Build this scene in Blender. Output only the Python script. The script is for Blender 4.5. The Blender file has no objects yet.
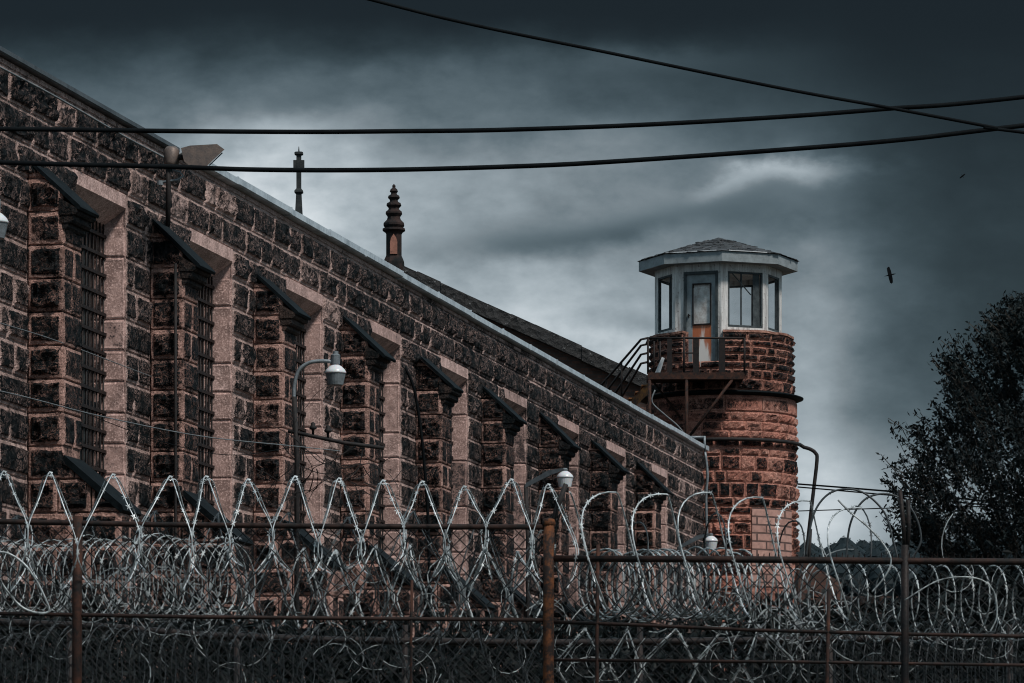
import bpy, math, random
from mathutils import Vector, noise
random.seed(7)
PI = math.pi
F, CU, CV = 4400.0, 512.0, 854.0            # focal length in px, principal column, horizon row
C = bpy.context.scene.collection
def at(u, y, Y): return Vector(((u - CU) / F * Y, Y, (CV - y) / F * Y))

# ------------------------------------------------------------------ materials
def new_mat(name):
    m = bpy.data.materials.new(name); m.use_nodes = True
    nt = m.node_tree; b = nt.nodes['Principled BSDF']
    return m, nt, b
def N(nt, t, **kw):
    n = nt.nodes.new(t)
    for k, v in kw.items():
        if k in n.inputs: n.inputs[k].default_value = v
        else: setattr(n, k, v)
    return n
def L(nt, a, b): nt.links.new(a, b)
def coords(nt): return N(nt, 'ShaderNodeTexCoord').outputs['Object']
def geo_pos(nt): return N(nt, 'ShaderNodeNewGeometry').outputs['Position']
def mixc(nt, fac, a, b, mode='MIX'):
    n = nt.nodes.new('ShaderNodeMix'); n.data_type = 'RGBA'; n.blend_type = mode
    for i, v in ((0, fac), (6, a), (7, b)):
        if hasattr(v, 'links'): L(nt, v, n.inputs[i])
        else: n.inputs[i].default_value = v if i == 0 else (*v, 1)
    return n.outputs[2]
def math_(nt, op, a, b=0.0, clamp=False):
    n = nt.nodes.new('ShaderNodeMath'); n.operation = op; n.use_clamp = clamp
    for i, v in ((0, a), (1, b)):
        if hasattr(v, 'links'): L(nt, v, n.inputs[i])
        else: n.inputs[i].default_value = v
    return n.outputs[0]
def ramp(nt, fac, pts):
    n = nt.nodes.new('ShaderNodeValToRGB'); cr = n.color_ramp
    while len(cr.elements) < len(pts): cr.elements.new(0.5)
    for e, (p, c) in zip(cr.elements, pts):
        e.position = p; e.color = (c, c, c, 1) if isinstance(c, (int, float)) else (*c, 1)
    L(nt, fac, n.inputs[0]); return n.outputs[0]
def noise_n(nt, vec, scale, detail=4, rough=0.6):
    n = N(nt, 'ShaderNodeTexNoise', Scale=scale, Detail=detail, Roughness=rough); L(nt, vec, n.inputs['Vector'])
    return n.outputs[0]
def bump(nt, b, h, strength=0.5, dist=0.02):
    n = N(nt, 'ShaderNodeBump', Strength=strength, Distance=dist); L(nt, h, n.inputs['Height'])
    L(nt, n.outputs[0], b.inputs['Normal'])

VIGNETTE_LOC = (11.0, 3.0, 5.0)  # shifts the broad noise that imitates vignette darkening in the stone colour
def stone_mat(name, clean, clean2, soot_col, soot_bias=0.0, bs=1.0):
    m, nt, b = new_mat(name); p = geo_pos(nt)
    att = N(nt, 'ShaderNodeAttribute', attribute_name='blk')
    sep = nt.nodes.new('ShaderNodeSeparateColor'); L(nt, att.outputs['Color'], sep.inputs[0])
    face, rnd, rnd2 = sep.outputs[0], sep.outputs[1], sep.outputs[2]
    n1 = noise_n(nt, p, 1.1, 3); n2 = noise_n(nt, p, 9.0, 6, 0.7); n3 = noise_n(nt, p, 38.0, 4, 0.7)
    n4 = noise_n(nt, p, 3.2, 4, 0.65)
    base = mixc(nt, rnd, clean, clean2)
    base = mixc(nt, ramp(nt, math_(nt, 'ADD', n4, math_(nt, 'MULTIPLY', math_(nt, 'SUBTRACT', n3, 0.5), 0.5)), [(0.40, 0.75), (0.56, 0.0)]), base, tuple(c * 0.22 for c in clean))
    base = mixc(nt, ramp(nt, n2, [(0.3, 0.0), (0.75, 1.0)]), base, tuple(c * 0.62 for c in clean))
    base = mixc(nt, ramp(nt, n3, [(0.52, 0.0), (0.68, 0.8)]), base, tuple(min(1, c * 1.45) for c in clean2))
    s = math_(nt, 'MULTIPLY', face, 0.80)
    s = math_(nt, 'ADD', s, math_(nt, 'MULTIPLY', math_(nt, 'SUBTRACT', n2, 0.5), 1.25))
    s = math_(nt, 'ADD', s, math_(nt, 'MULTIPLY', math_(nt, 'SUBTRACT', n1, 0.5), 0.9))
    s = math_(nt, 'ADD', s, math_(nt, 'MULTIPLY', math_(nt, 'SUBTRACT', n3, 0.5), 1.5))
    s = math_(nt, 'ADD', s, math_(nt, 'MULTIPLY', math_(nt, 'POWER', rnd2, 3.0), -0.55))
    mpb = N(nt, 'ShaderNodeMapping'); mpb.inputs['Location'].default_value = VIGNETTE_LOC; L(nt, p, mpb.inputs[0])
    nb = noise_n(nt, mpb.outputs[0], 0.055, 2, 0.5)  # coarse darkening meant for the dim left end, painted through the soot mask
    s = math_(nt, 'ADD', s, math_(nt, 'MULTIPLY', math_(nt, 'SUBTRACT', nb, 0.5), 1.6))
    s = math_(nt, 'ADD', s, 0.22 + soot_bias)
    sf = ramp(nt, s, [(0.28, 0.0), (0.54, 1.0)])
    nv = noise_n(nt, p, 15.0, 5, 0.62)                     # veins and chips where the crust is broken
    vein = ramp(nt, math_(nt, 'ABSOLUTE', math_(nt, 'SUBTRACT', nv, 0.5)), [(0.008, 0.85), (0.035, 0.0)])
    vein = mixc(nt, ramp(nt, n4, [(0.42, 0.0), (0.58, 1.0)]), (0, 0, 0), vein)
    crust = mixc(nt, ramp(nt, nv, [(0.5, 0.0), (0.78, 0.9)]), soot_col, (0.06, 0.056, 0.056))
    crust = mixc(nt, vein, crust, tuple(min(1, c * 0.62) for c in clean))
    col = mixc(nt, sf, base, crust)
    L(nt, col, b.inputs['Base Color'])
    b.inputs['Roughness'].default_value = 0.7; L(nt, math_(nt, 'SUBTRACT', 0.22, math_(nt, 'MULTIPLY', sf, 0.14)), b.inputs['Specular IOR Level'])
    h = math_(nt, 'ADD', n2, math_(nt, 'MULTIPLY', n3, 0.5))
    bump(nt, b, h, bs, 0.08 * bs)
    return m
SOOT = (0.0035, 0.0065, 0.008)
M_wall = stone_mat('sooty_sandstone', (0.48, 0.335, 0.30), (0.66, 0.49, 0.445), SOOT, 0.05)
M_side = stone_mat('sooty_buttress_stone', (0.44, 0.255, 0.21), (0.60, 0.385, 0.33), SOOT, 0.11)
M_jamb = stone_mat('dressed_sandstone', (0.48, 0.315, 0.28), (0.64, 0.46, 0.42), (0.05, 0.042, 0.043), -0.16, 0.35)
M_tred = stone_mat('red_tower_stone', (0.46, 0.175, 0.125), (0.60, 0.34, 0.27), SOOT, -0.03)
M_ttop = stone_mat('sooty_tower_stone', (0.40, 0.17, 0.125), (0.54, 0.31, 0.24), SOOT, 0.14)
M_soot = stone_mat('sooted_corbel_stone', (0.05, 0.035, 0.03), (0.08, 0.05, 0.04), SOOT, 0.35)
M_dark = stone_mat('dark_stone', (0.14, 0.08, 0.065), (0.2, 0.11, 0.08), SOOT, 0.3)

def simple_mat(name, col, col2, scale=8.0, rough=0.6, metal=0.0, bmp=0.3, dist=0.01, lo=0.4, hi=0.65, spec=0.2):
    m, nt, b = new_mat(name); p = geo_pos(nt)
    n = noise_n(nt, p, scale, 5, 0.65); n2 = noise_n(nt, p, scale * 5, 3, 0.6)
    f = ramp(nt, math_(nt, 'ADD', math_(nt, 'MULTIPLY', n, 0.75), math_(nt, 'MULTIPLY', n2, 0.25)), [(lo, 0.0), (hi, 1.0)])
    L(nt, mixc(nt, f, col, col2), b.inputs['Base Color'])
    b.inputs['Roughness'].default_value = rough; b.inputs['Metallic'].default_value = metal
    b.inputs['Specular IOR Level'].default_value = spec
    if bmp: bump(nt, b, n2, bmp, dist)
    return m
M_slate = simple_mat('dark_slate_cap', (0.002, 0.0035, 0.0045), (0.007, 0.011, 0.013), 5, 0.6, spec=.06)
M_gutter = simple_mat('galvanised_flashing', (0.52, 0.58, 0.62), (0.26, 0.30, 0.33), 2.6, 0.4, 0.3, spec=.5)
M_gutdk = simple_mat('shaded_flashing_dark_arm', (0.035, 0.043, 0.05), (0.09, 0.105, 0.115), 1.5, 0.5, 0.3)  # gutter's shaded left end painted as darker metal; also the dark lamp arms
M_iron = simple_mat('black_iron', (0.005, 0.006, 0.007), (0.022, 0.014, 0.012), 12, 0.6, 0.0)
M_rust = simple_mat('rusty_steel', (0.010, 0.009, 0.009), (0.065, 0.026, 0.016), 10, 0.75, 0.1)
M_orange = simple_mat('orange_rust_post', (0.115, 0.042, 0.016), (0.015, 0.011, 0.010), 14, 0.8, 0.0, lo=0.42, hi=0.56)
M_rail = simple_mat('dull_rusty_rail', (0.007, 0.007, 0.007), (0.034, 0.016, 0.012), 9, 0.7, 0.2)
M_razor = simple_mat('galvanised_razor_wire', (0.62, 0.67, 0.69), (0.10, 0.12, 0.125), 9, 0.5, 0.3, bmp=0, spec=.5)
M_razor2 = simple_mat('weathered_razor_wire', (0.40, 0.44, 0.45), (0.015, 0.018, 0.02), 11, 0.55, 0.3, bmp=0, spec=.5)
M_razor3 = simple_mat('dull_razor_wire', (0.05, 0.06, 0.065), (0.012, 0.014, 0.016), 7, 0.6, 0.4, bmp=0, spec=.5)
M_link = simple_mat('dark_chain_link', (0.007, 0.009, 0.011), (0.022, 0.022, 0.022), 6, 0.7, 0.0, bmp=0)
M_cable = simple_mat('black_cable_rubber', (0.002, 0.003, 0.004), (0.005, 0.007, 0.008), 4, 0.7, bmp=0, spec=0.05)
M_thin = simple_mat('thin_grey_wire', (0.16, 0.18, 0.19), (0.08, 0.09, 0.1), 4, 0.6, bmp=0)
def streak_paint(name, col, stain, lo, hi):
    m, nt, b = new_mat(name); p = geo_pos(nt)
    mp = N(nt, 'ShaderNodeMapping'); mp.inputs['Scale'].default_value = (11, 11, .9); L(nt, p, mp.inputs[0])
    n = noise_n(nt, mp.outputs[0], 1.0, 5, .7); n2 = noise_n(nt, p, 14, 5, .7)
    c = mixc(nt, ramp(nt, n, [(lo, 0.0), (hi, .85)]), col, stain)
    c = mixc(nt, ramp(nt, n2, [(.60, 0.0), (.64, .8)]), c, (0.10, 0.08, 0.07))
    L(nt, c, b.inputs['Base Color']); b.inputs['Roughness'].default_value = .65; bump(nt, b, n2, .5, .02); return m
M_fascia = simple_mat('grey_fascia_paint', (0.21, 0.245, 0.26), (0.12, 0.14, 0.15), 3, 0.6)
M_white = streak_paint('weathered_white_paint', (0.55, 0.56, 0.55), (0.17, 0.15, 0.145), .42, .68)
M_trim = simple_mat('dark_window_trim', (0.022, 0.03, 0.034), (0.06, 0.075, 0.08), 6, 0.6)
M_lampm = simple_mat('grey_lamp_metal', (0.20, 0.23, 0.25), (0.11, 0.125, 0.135), 12, 0.45, 0.3, spec=.5)
M_flood = simple_mat('rust_streaked_lamp_housing', (0.10, 0.085, 0.08), (0.17, 0.13, 0.11), 8, 0.5, 0.2)
M_pole = simple_mat('dark_pole', (0.010, 0.011, 0.012), (0.028, 0.023, 0.022), 8, 0.7)
M_bark = simple_mat('bark', (0.03, 0.026, 0.022), (0.06, 0.05, 0.042), 9, 0.9)
M_bird = simple_mat('black_feathers', (0.003, 0.004, 0.005), (0.005, 0.006, 0.007), 9, 0.9, bmp=0, spec=.05)
M_ptop = simple_mat('weathered_pinnacle_stone', (0.005, 0.007, 0.008), (0.035, 0.020, 0.017), 3, 0.8, dist=0.03)
M_niche = simple_mat('red_niche_stone', (0.32, 0.15, 0.11), (0.16, 0.08, 0.06), 5, 0.8)
M_finial = simple_mat('dark_finial_stone', (0.012, 0.016, 0.018), (0.035, 0.04, 0.04), 4, 0.7)
M_board = simple_mat('pale_board', (0.55, 0.58, 0.6), (0.4, 0.42, 0.43), 6, 0.6)

def glass_lamp():
    m, nt, b = new_mat('frosted_lamp_glass')
    b.inputs['Base Color'].default_value = (0.55, 0.58, 0.60, 1); b.inputs['Roughness'].default_value = 0.3
    b.inputs['Subsurface Weight'].default_value = 0.3
    return m
M_lglass = glass_lamp()
def pane_mat():
    m, nt, b = new_mat('dark_window_glass'); p = geo_pos(nt)
    L(nt, mixc(nt, noise_n(nt, p, 3), (0.008, 0.01, 0.012), (0.03, 0.034, 0.036)), b.inputs['Base Color'])
    b.inputs['Roughness'].default_value = 0.35
    return m
M_pane = pane_mat()
def clear_mat():
    m, nt, b = new_mat('dusty_clear_glass'); nt.nodes.remove(b)
    t = nt.nodes.new('ShaderNodeBsdfTransparent'); g = nt.nodes.new('ShaderNodeBsdfPrincipled'); g.inputs['Base Color'].default_value = (.35, .38, .4, 1); g.inputs['Roughness'].default_value = .15
    mx = nt.nodes.new('ShaderNodeMixShader'); L(nt, ramp(nt, noise_n(nt, geo_pos(nt), 5, 5), [(.4, .0), (.7, .04)]), mx.inputs[0]); L(nt, t.outputs[0], mx.inputs[1]); L(nt, g.outputs[0], mx.inputs[2])
    L(nt, mx.outputs[0], nt.nodes['Material Output'].inputs[0]); return m
M_clear = clear_mat()
def door_rust():
    m, nt, b = new_mat('rusty_door_panel'); tc = N(nt, 'ShaderNodeTexCoord')
    p = geo_pos(nt)
    mp = N(nt, 'ShaderNodeMapping'); mp.inputs['Scale'].default_value = (9, 9, 1.3); L(nt, p, mp.inputs[0])
    n = noise_n(nt, mp.outputs[0], 1.0, 5, 0.7)
    sep = nt.nodes.new('ShaderNodeSeparateXYZ'); L(nt, p, sep.inputs[0])
    # rust runs down from the window ledge: more rust high on the panel (world z 13.0 .. 13.6)
    h = N(nt, 'ShaderNodeMapRange'); h.inputs[1].default_value = 12.7; h.inputs[2].default_value = 13.6
    h.inputs[3].default_value = -0.12; h.inputs[4].default_value = 0.34; L(nt, sep.outputs[2], h.inputs[0])
    sg = nt.nodes.new('ShaderNodeSeparateXYZ'); L(nt, tc.outputs['Generated'], sg.inputs[0])
    ed = math_(nt, 'ABSOLUTE', math_(nt, 'SUBTRACT', sg.outputs[0], 0.5))
    f = math_(nt, 'ADD', math_(nt, 'ADD', n, h.outputs[0]), math_(nt, 'MULTIPLY', math_(nt, 'SUBTRACT', ed, .22), 0.9))
    c = ramp(nt, f, [(0.44, (0.60, 0.58, 0.55)), (0.62, (0.36, 0.11, 0.045)), (0.9, (0.34, 0.09, 0.03))])
    L(nt, c, b.inputs['Base Color']); b.inputs['Roughness'].default_value = 0.6
    return m
M_doorrust = door_rust()
def shingle_mat(name, a, bcol, fleck=0.0, mix=None):
    m, nt, b = new_mat(name); p = geo_pos(nt)
    v = N(nt, 'ShaderNodeTexVoronoi', Scale=5.5); L(nt, p, v.inputs['Vector'])
    n = noise_n(nt, p, 14, 5, 0.75)
    c = mixc(nt, n, a, bcol)
    c = mixc(nt, ramp(nt, v.outputs['Color'], [(0.45, 0.0), (0.8, 0.5)]), c, tuple(x * 2.4 for x in bcol))
    if fleck: c = mixc(nt, ramp(nt, noise_n(nt, p, 7, 6, 0.8), [(0.60, 0.0), (0.66, fleck)]), c, (0.45, 0.47, 0.48))
    L(nt, c, b.inputs['Base Color']); b.inputs['Roughness'].default_value = 0.7
    bump(nt, b, math_(nt, 'ADD', n, v.outputs['Distance']), 1.0, 0.06)
    return m
M_shing = shingle_mat('old_shingles', (0.006, 0.008, 0.010), (0.03, 0.033, 0.036), 0.4)
M_roofdk = shingle_mat('dark_slate_roof', (0.003, 0.0035, 0.004), (0.008, 0.0085, 0.009), 0.4)
def brick_mat(name, c1, c2, mo, scale, bias=0.0):
    m, nt, b = new_mat(name)
    tc = N(nt, 'ShaderNodeUVMap')
    br = N(nt, 'ShaderNodeTexBrick', Scale=1.0); br.inputs['Color1'].default_value = (*c1, 1); br.inputs['Color2'].default_value = (*c2, 1)
    br.inputs['Mortar'].default_value = (*mo, 1); br.inputs['Brick Width'].default_value = scale; br.inputs['Row Height'].default_value = scale * 0.42
    br.inputs['Mortar Size'].default_value = scale * 0.045; br.inputs['Bias'].default_value = bias
    L(nt, tc.outputs[0], br.inputs['Vector'])
    n = noise_n(nt, geo_pos(nt), 6, 5, 0.7)
    c = mixc(nt, ramp(nt, n, [(0.4, 0.0), (0.75, 0.7)]), br.outputs[0], tuple(x * 0.3 for x in c1))
    L(nt, c, b.inputs['Base Color']); b.inputs['Roughness'].default_value = 0.8
    bump(nt, b, math_(nt, 'SUBTRACT', math_(nt, 'MULTIPLY', n, 0.4), br.outputs[1]), 0.6, 0.02)
    return m
M_brick = brick_mat('dark_red_brick', (0.11, 0.045, 0.03), (0.05, 0.025, 0.018), (0.05, 0.04, 0.035), 0.24)
M_infill = brick_mat('pale_pink_brick', (0.46, 0.27, 0.225), (0.36, 0.20, 0.165), (0.07, 0.04, 0.035), 0.50)
def leaf_mat(name, a, bcol):
    m, nt, b = new_mat(name); p = geo_pos(nt)
    n = noise_n(nt, p, 1.2, 3)
    r = N(nt, 'ShaderNodeAttribute', attribute_name='blk')
    sep = nt.nodes.new('ShaderNodeSeparateColor'); L(nt, r.outputs['Color'], sep.inputs[0])
    f = math_(nt, 'ADD', math_(nt, 'MULTIPLY', n, 0.5), math_(nt, 'MULTIPLY', sep.outputs[1], 0.5))
    L(nt, mixc(nt, f, a, bcol), b.inputs['Base Color']); b.inputs['Roughness'].default_value = 0.55
    b.inputs['Specular IOR Level'].default_value = 0.08
    return m
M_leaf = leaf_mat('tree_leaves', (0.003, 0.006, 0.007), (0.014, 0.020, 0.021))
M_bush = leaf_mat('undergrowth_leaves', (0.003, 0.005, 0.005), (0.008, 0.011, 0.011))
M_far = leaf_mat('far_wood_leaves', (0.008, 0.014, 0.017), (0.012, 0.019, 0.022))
M_ground = simple_mat('rough_dark_ground', (0.045, 0.045, 0.035), (0.08, 0.07, 0.05), 0.5, 0.95)
M_hill = simple_mat('wooded_hill_ground', (0.010, 0.015, 0.014), (0.018, 0.024, 0.022), 0.05, 0.95)

# ------------------------------------------------------------------ mesh building
class MB:
    def __init__(s): s.v = []; s.f = []; s.blk = []; s.smooth = []; s.uv = None
    def vert(s, p, blk=(0.0, 0.5, 0.5)): s.v.append((p[0], p[1], p[2])); s.blk.append(blk); return len(s.v) - 1
    def face(s, idx, sm=False): s.f.append(tuple(idx)); s.smooth.append(sm)
    def box(s, c, sz, ax=None, blk=(0.0, 0.5, 0.5)):
        """centre, full sizes, optional 3 axes"""
        c = Vector(c)
        ax = ax or (Vector((1, 0, 0)), Vector((0, 1, 0)), Vector((0, 0, 1)))
        ids = []
        for k in (-1, 1):
            for j in (-1, 1):
                for i in (-1, 1):
                    ids.append(s.vert(c + ax[0] * (i * sz[0] / 2) + ax[1] * (j * sz[1] / 2) + ax[2] * (k * sz[2] / 2), blk))
        for q in ((0, 2, 3, 1), (4, 5, 7, 6), (0, 1, 5, 4), (2, 6, 7, 3), (0, 4, 6, 2), (1, 3, 7, 5)):
            s.face([ids[a] for a in q])
    def prism(s, poly, mapf, t0, t1, blk=(0.0, 0.5, 0.5)):
        """polygon of (a,b) extruded from t0 to t1, mapped by mapf(t,a,b)"""
        n = len(poly)
        A = [s.vert(mapf(t0, a, b), blk) for a, b in poly]; B = [s.vert(mapf(t1, a, b), blk) for a, b in poly]
        s.face(A[::-1]); s.face(B)
        for i in range(n): s.face((A[i], A[(i + 1) % n], B[(i + 1) % n], B[i]))
    def tube(s, pts, r, n=6, blk=(0.0, 0.5, 0.5), cap=True, taper=None):
        pts = [Vector(p) for p in pts]
        if len(pts) < 2: return
        rings = []; ref = None
        for i, p in enumerate(pts):
            d = (pts[min(i + 1, len(pts) - 1)] - pts[max(i - 1, 0)])
            if d.length < 1e-9: d = Vector((0, 0, 1))
            d.normalize()
            if ref is None:
                ref = d.orthogonal().normalized()
            else:
                ref = ref - d * ref.dot(d)
                if ref.length < 1e-6: ref = d.orthogonal()
                ref.normalize()
            b = d.cross(ref); rr = r if taper is None else r * (1 + (taper - 1) * i / (len(pts) - 1))
            rings.append([s.vert(p + (ref * math.cos(2 * PI * k / n) + b * math.sin(2 * PI * k / n)) * rr, blk) for k in range(n)])
        for a, b in zip(rings, rings[1:]):
            for k in range(n): s.face((a[k], a[(k + 1) % n], b[(k + 1) % n], b[k]), n > 4)
        if cap: s.face(rings[0][::-1]); s.face(rings[-1])
    def lathe(s, prof, c, n=16, rot=0.0, sm=False, cap=True):
        """prof: (radius, z) list, centre c"""
        c = Vector(c); rings = []
        for r, z in prof:
            rings.append([s.vert(c + Vector((r * math.cos(rot + 2 * PI * k / n), r * math.sin(rot + 2 * PI * k / n), z))) for k in range(n)])
        for a, b in zip(rings, rings[1:]):
            for k in range(n): s.face((a[k], a[(k + 1) % n], b[(k + 1) % n], b[k]), sm)
        if cap: s.face(rings[0][::-1]); s.face(rings[-1])
    def build(s, name, mat, parent=None, origin=None, uv=None):
        me = bpy.data.meshes.new(name)
        off = Vector(origin) if origin is not None else (WORLD.get(parent.name, Vector((0, 0, 0))) if parent else base_of(s.v))
        me.from_pydata([(v[0] - off[0], v[1] - off[1], v[2] - off[2]) for v in s.v], [], s.f)
        me.polygons.foreach_set('use_smooth', s.smooth)
        ca = me.color_attributes.new('blk', 'FLOAT_COLOR', 'POINT')
        buf = []
        for a in s.blk: buf.extend((a[0], a[1], a[2], 1.0))
        ca.data.foreach_set('color', buf)
        if uv:
            ul = me.uv_layers.new(name='UVMap')
            for li, lp in enumerate(me.loops):
                ul.data[li].uv = uv(s.v[lp.vertex_index])
        me.materials.append(mat); me.update()
        o = bpy.data.objects.new(name, me); C.objects.link(o)
        if parent:
            o.parent = parent; o.location = off - WORLD.get(parent.name, Vector((0, 0, 0))); WORLD[o.name] = off
        else:
            o.location = off; WORLD[o.name] = off
        return o
WORLD = {}
def base_of(vs):
    xs = [v[0] for v in vs]; ys = [v[1] for v in vs]; zs = [v[2] for v in vs]
    return Vector(((min(xs) + max(xs)) / 2, (min(ys) + max(ys)) / 2, min(zs)))
def thing(name, label, cat, loc, group=None):
    o = bpy.data.objects.new(name, None); C.objects.link(o); o.location = loc; o.empty_display_size = 0.3
    WORLD[o.name] = Vector(loc); return tag(o, label, cat, group)
def tag(o, label, cat, group=None, kind=None):
    o['label'] = label; o['category'] = cat
    if group: o['group'] = group
    if kind: o['kind'] = kind
    return o
def struct(o): o['kind'] = 'structure'; return o

# ------------------------------------------------------------------ rock-faced masonry
def steps(a, b, m, maxs):
    L_ = b - a
    if L_ < 3.2 * m + .05: return [a, a + L_ * .1, a + L_ * .5, b - L_ * .1, b]
    n = max(1, round((L_ - 2 * m) / maxs))
    return [a, a + .012, a + m, a + m + .022] + [a + m + (L_ - 2 * m) * i / n for i in range(1, n)] + [b - m - .022, b - m, b - .012, b]
def block(mb, mapf, u0, u1, v0, v1, bulge=0.06, margin=0.035, cell=0.085, rough=1.0, facev=None, gap=0.007):
    u0 += gap; u1 -= gap; v0 += gap; v1 -= gap
    if u1 - u0 < 0.04 or v1 - v0 < 0.04: return
    us = steps(u0, u1, margin, cell); vs = steps(v0, v1, margin, cell)
    margin *= random.uniform(.45, 1.15)
    r1, r2 = random.random(), random.random(); bl = bulge * random.uniform(.6, 1.3); ph = Vector((random.random() * 50, random.random() * 50, 0))
    ids = []; fv = 1.0 if facev is None else facev
    for j, v in enumerate(vs):
        row = []
        for i, u in enumerate(us):
            k = min(i, len(us) - 1 - i, j, len(vs) - 1 - j)
            nz = .9 * noise.noise(Vector((u * 6, v * 6, 0)) + ph) + .8 * noise.noise(Vector((u * 15, v * 15, 3)) + ph)
            if k == 0: d = -.022; fa = 0.0
            elif k == 1: d = 0.0; fa = 0.02
            elif k == 2: d = .006 + .004 * nz * rough; fa = 0.10
            elif k == 3: d = bl * (.55 + .5 * nz * rough); fa = 0.95
            else: d = bl * (.72 + .85 * nz * rough); fa = 1.0
            uu, vv = u, v
            if k >= 1 and rough: uu += .012 * nz; vv += .012 * nz * (1.6 if rough > 1.1 else .7)
            row.append(mb.vert(mapf(uu, vv, d), (fa * fv, r1, r2)))
        ids.append(row)
    for j in range(len(vs) - 1):
        for i in range(len(us) - 1):
            mb.face((ids[j][i], ids[j][i + 1], ids[j + 1][i + 1], ids[j + 1][i]))
def split_len(a, b, lo, hi):
    out = [a]
    while b - out[-1] > hi * 1.25:
        out.append(out[-1] + random.uniform(lo, hi))
    if b - out[-1] < lo * .5 and len(out) > 1: out.pop()
    out.append(b); return out

# ------------------------------------------------------------------ main cell-block building
AW = 17.894; TAN = 908 / F; NRM = math.sqrt(1 + TAN * TAN)
D = Vector((TAN / NRM, 1 / NRM, 0)); NO = Vector((1 / NRM, -TAN / NRM, 0))
O0 = Vector((-AW + TAN * 62.0, 62.0, 0))
def W(t, s, z): return O0 + D * t + NO * s + Vector((0, 0, z))
GZ = -1.6; PITCH = 5.574; CH = 0.43; Z0 = 8.68
BW = 0.78; OP0, OP1 = 2.0, 4.37
T_START, T_END = -17.5, 48.8; K0, K1 = -2, 8
TOPZ = 10.06
bld = thing('prison_building', 'long sooty sandstone cell block wall with barred windows, running back to the tower', 'building', W(15, 0, GZ))
wall = MB()
# core (mortar sheet) in panels around openings
def core_quad(t0, t1, z0, z1, s=-0.015):
    a = [wall.vert(W(t, s, z), (0.15, .6, .35)) for t, z in ((t0, z0), (t1, z0), (t1, z1), (t0, z1))]; wall.face(a)
edges = [T_START]
opens = [((k - 1) * PITCH + OP0, (k - 1) * PITCH + OP1) for k in range(K0, K1 + 1)]
opens = [o for o in opens if o[0] > T_START]
prev = T_START
for a, b in opens:
    core_quad(prev, a, GZ, 8.68); core_quad(a, b, GZ, 0.3); core_quad(a, b, 9.11, TOPZ + .1); core_quad(prev, a, 8.68, TOPZ + .1); prev = b
core_quad(prev, T_END, GZ, TOPZ + .1)
# far end, near end and back
for t in (T_START, T_END):
    a = [wall.vert(W(t, s, z), (.8, .5, .8)) for s, z in ((-.015, GZ), (-16, GZ), (-16, TOPZ), (-.015, TOPZ))]; wall.face(a)
a = [wall.vert(W(t, -16, z), (.8, .5, .8)) for t, z in ((T_START, GZ), (T_END, GZ), (T_END, TOPZ), (T_START, TOPZ))]; wall.face(a)
mw = lambda u, v, d: W(u, d, v)
z = Z0 - 17 * CH
row = 0
while z < TOPZ - .05:
    z1 = min(z + CH, TOPZ); mid = (z + z1) / 2
    if mid > 9.11: spans = [(T_START, T_END)]
    else:
        spans = []; p = T_START
        for a, b in opens: spans.append((p, a)); p = b
        spans.append((p, T_END))
    for a, b in spans:
        if mid < 8.2:                       # piers left and right of each buttress
            k = round((a - OP1) / PITCH) + 2
            bt = [(k2 - 1) * PITCH for k2 in range(K0, K1 + 1) if a - .01 < (k2 - 1) * PITCH < b]
            if bt:
                parts = []
                for t_ in bt: parts += [(a, t_)] ; a = t_ + BW
                parts.append((a, b))
            else: parts = [(a, b)]
            for (p0, p1) in parts:
                if p1 - p0 < 1.5:
                    if (row + int(p0 * 3)) % 2 and random.random() < .75:
                        c_ = p0 + (p1 - p0) * random.uniform(.38, .62); xs = [p0, c_, p1]
                    else: xs = [p0, p1] if random.random() < .6 else [p0, p0 + (p1 - p0) * .3, p1]
                else: xs = split_len(p0, p1, .55, 1.15)
                for q0, q1 in zip(xs, xs[1:]): block(wall, mw, q0, q1, z, z1, .065, .042, .075)
        else:
            xs = split_len(a, b, .6, 1.35)
            for q0, q1 in zip(xs, xs[1:]): block(wall, mw, q0, q1, z, z1, .075, .040, .075)
    z = z1; row += 1
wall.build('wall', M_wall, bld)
# coping / gutter
g = MB(); tg = 1.2
while tg < T_END + .1:
    te = min(tg + random.uniform(2.4, 3.2), T_END + .15); dz = random.uniform(-.012, .012); ds = random.uniform(-.008, .01)
    g.prism([(-.25, TOPZ + dz), (.09 + ds, TOPZ + dz), (.12 + ds, TOPZ + .02 + dz), (.12 + ds, TOPZ + .115 + dz), (-.25, TOPZ + .15 + dz)], W, tg, te - .012)
    g.prism([(.10, TOPZ + .005), (.132, TOPZ + .01), (.132, TOPZ + .125), (.10, TOPZ + .125)], W, te - .035, te + .02)
    tg = te
g.build('gutter', M_gutter, bld)
g = MB(); g.prism([(-.25, TOPZ), (.07, TOPZ), (.09, TOPZ + .02), (.09, TOPZ + .075), (-.25, TOPZ + .11)], W, T_START, 1.3); g.build('gutter', M_gutdk, bld)  # left run: shade put into the metal colour
r = MB(); r.prism([(-.26, TOPZ + .0), (-.26, TOPZ + .12), (-8, TOPZ + .55), (-16, TOPZ + .12), (-16, TOPZ)], W, T_START, T_END - .02); r.build('roof', M_roofdk, bld)
cd = MB(); cd.tube([W(t, .11, 9.86 + .01 * math.sin(t)) for t in [T_START + i * .5 for i in range(38)]], .014, 6); cd.build('conduit', M_thin, bld)

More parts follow.
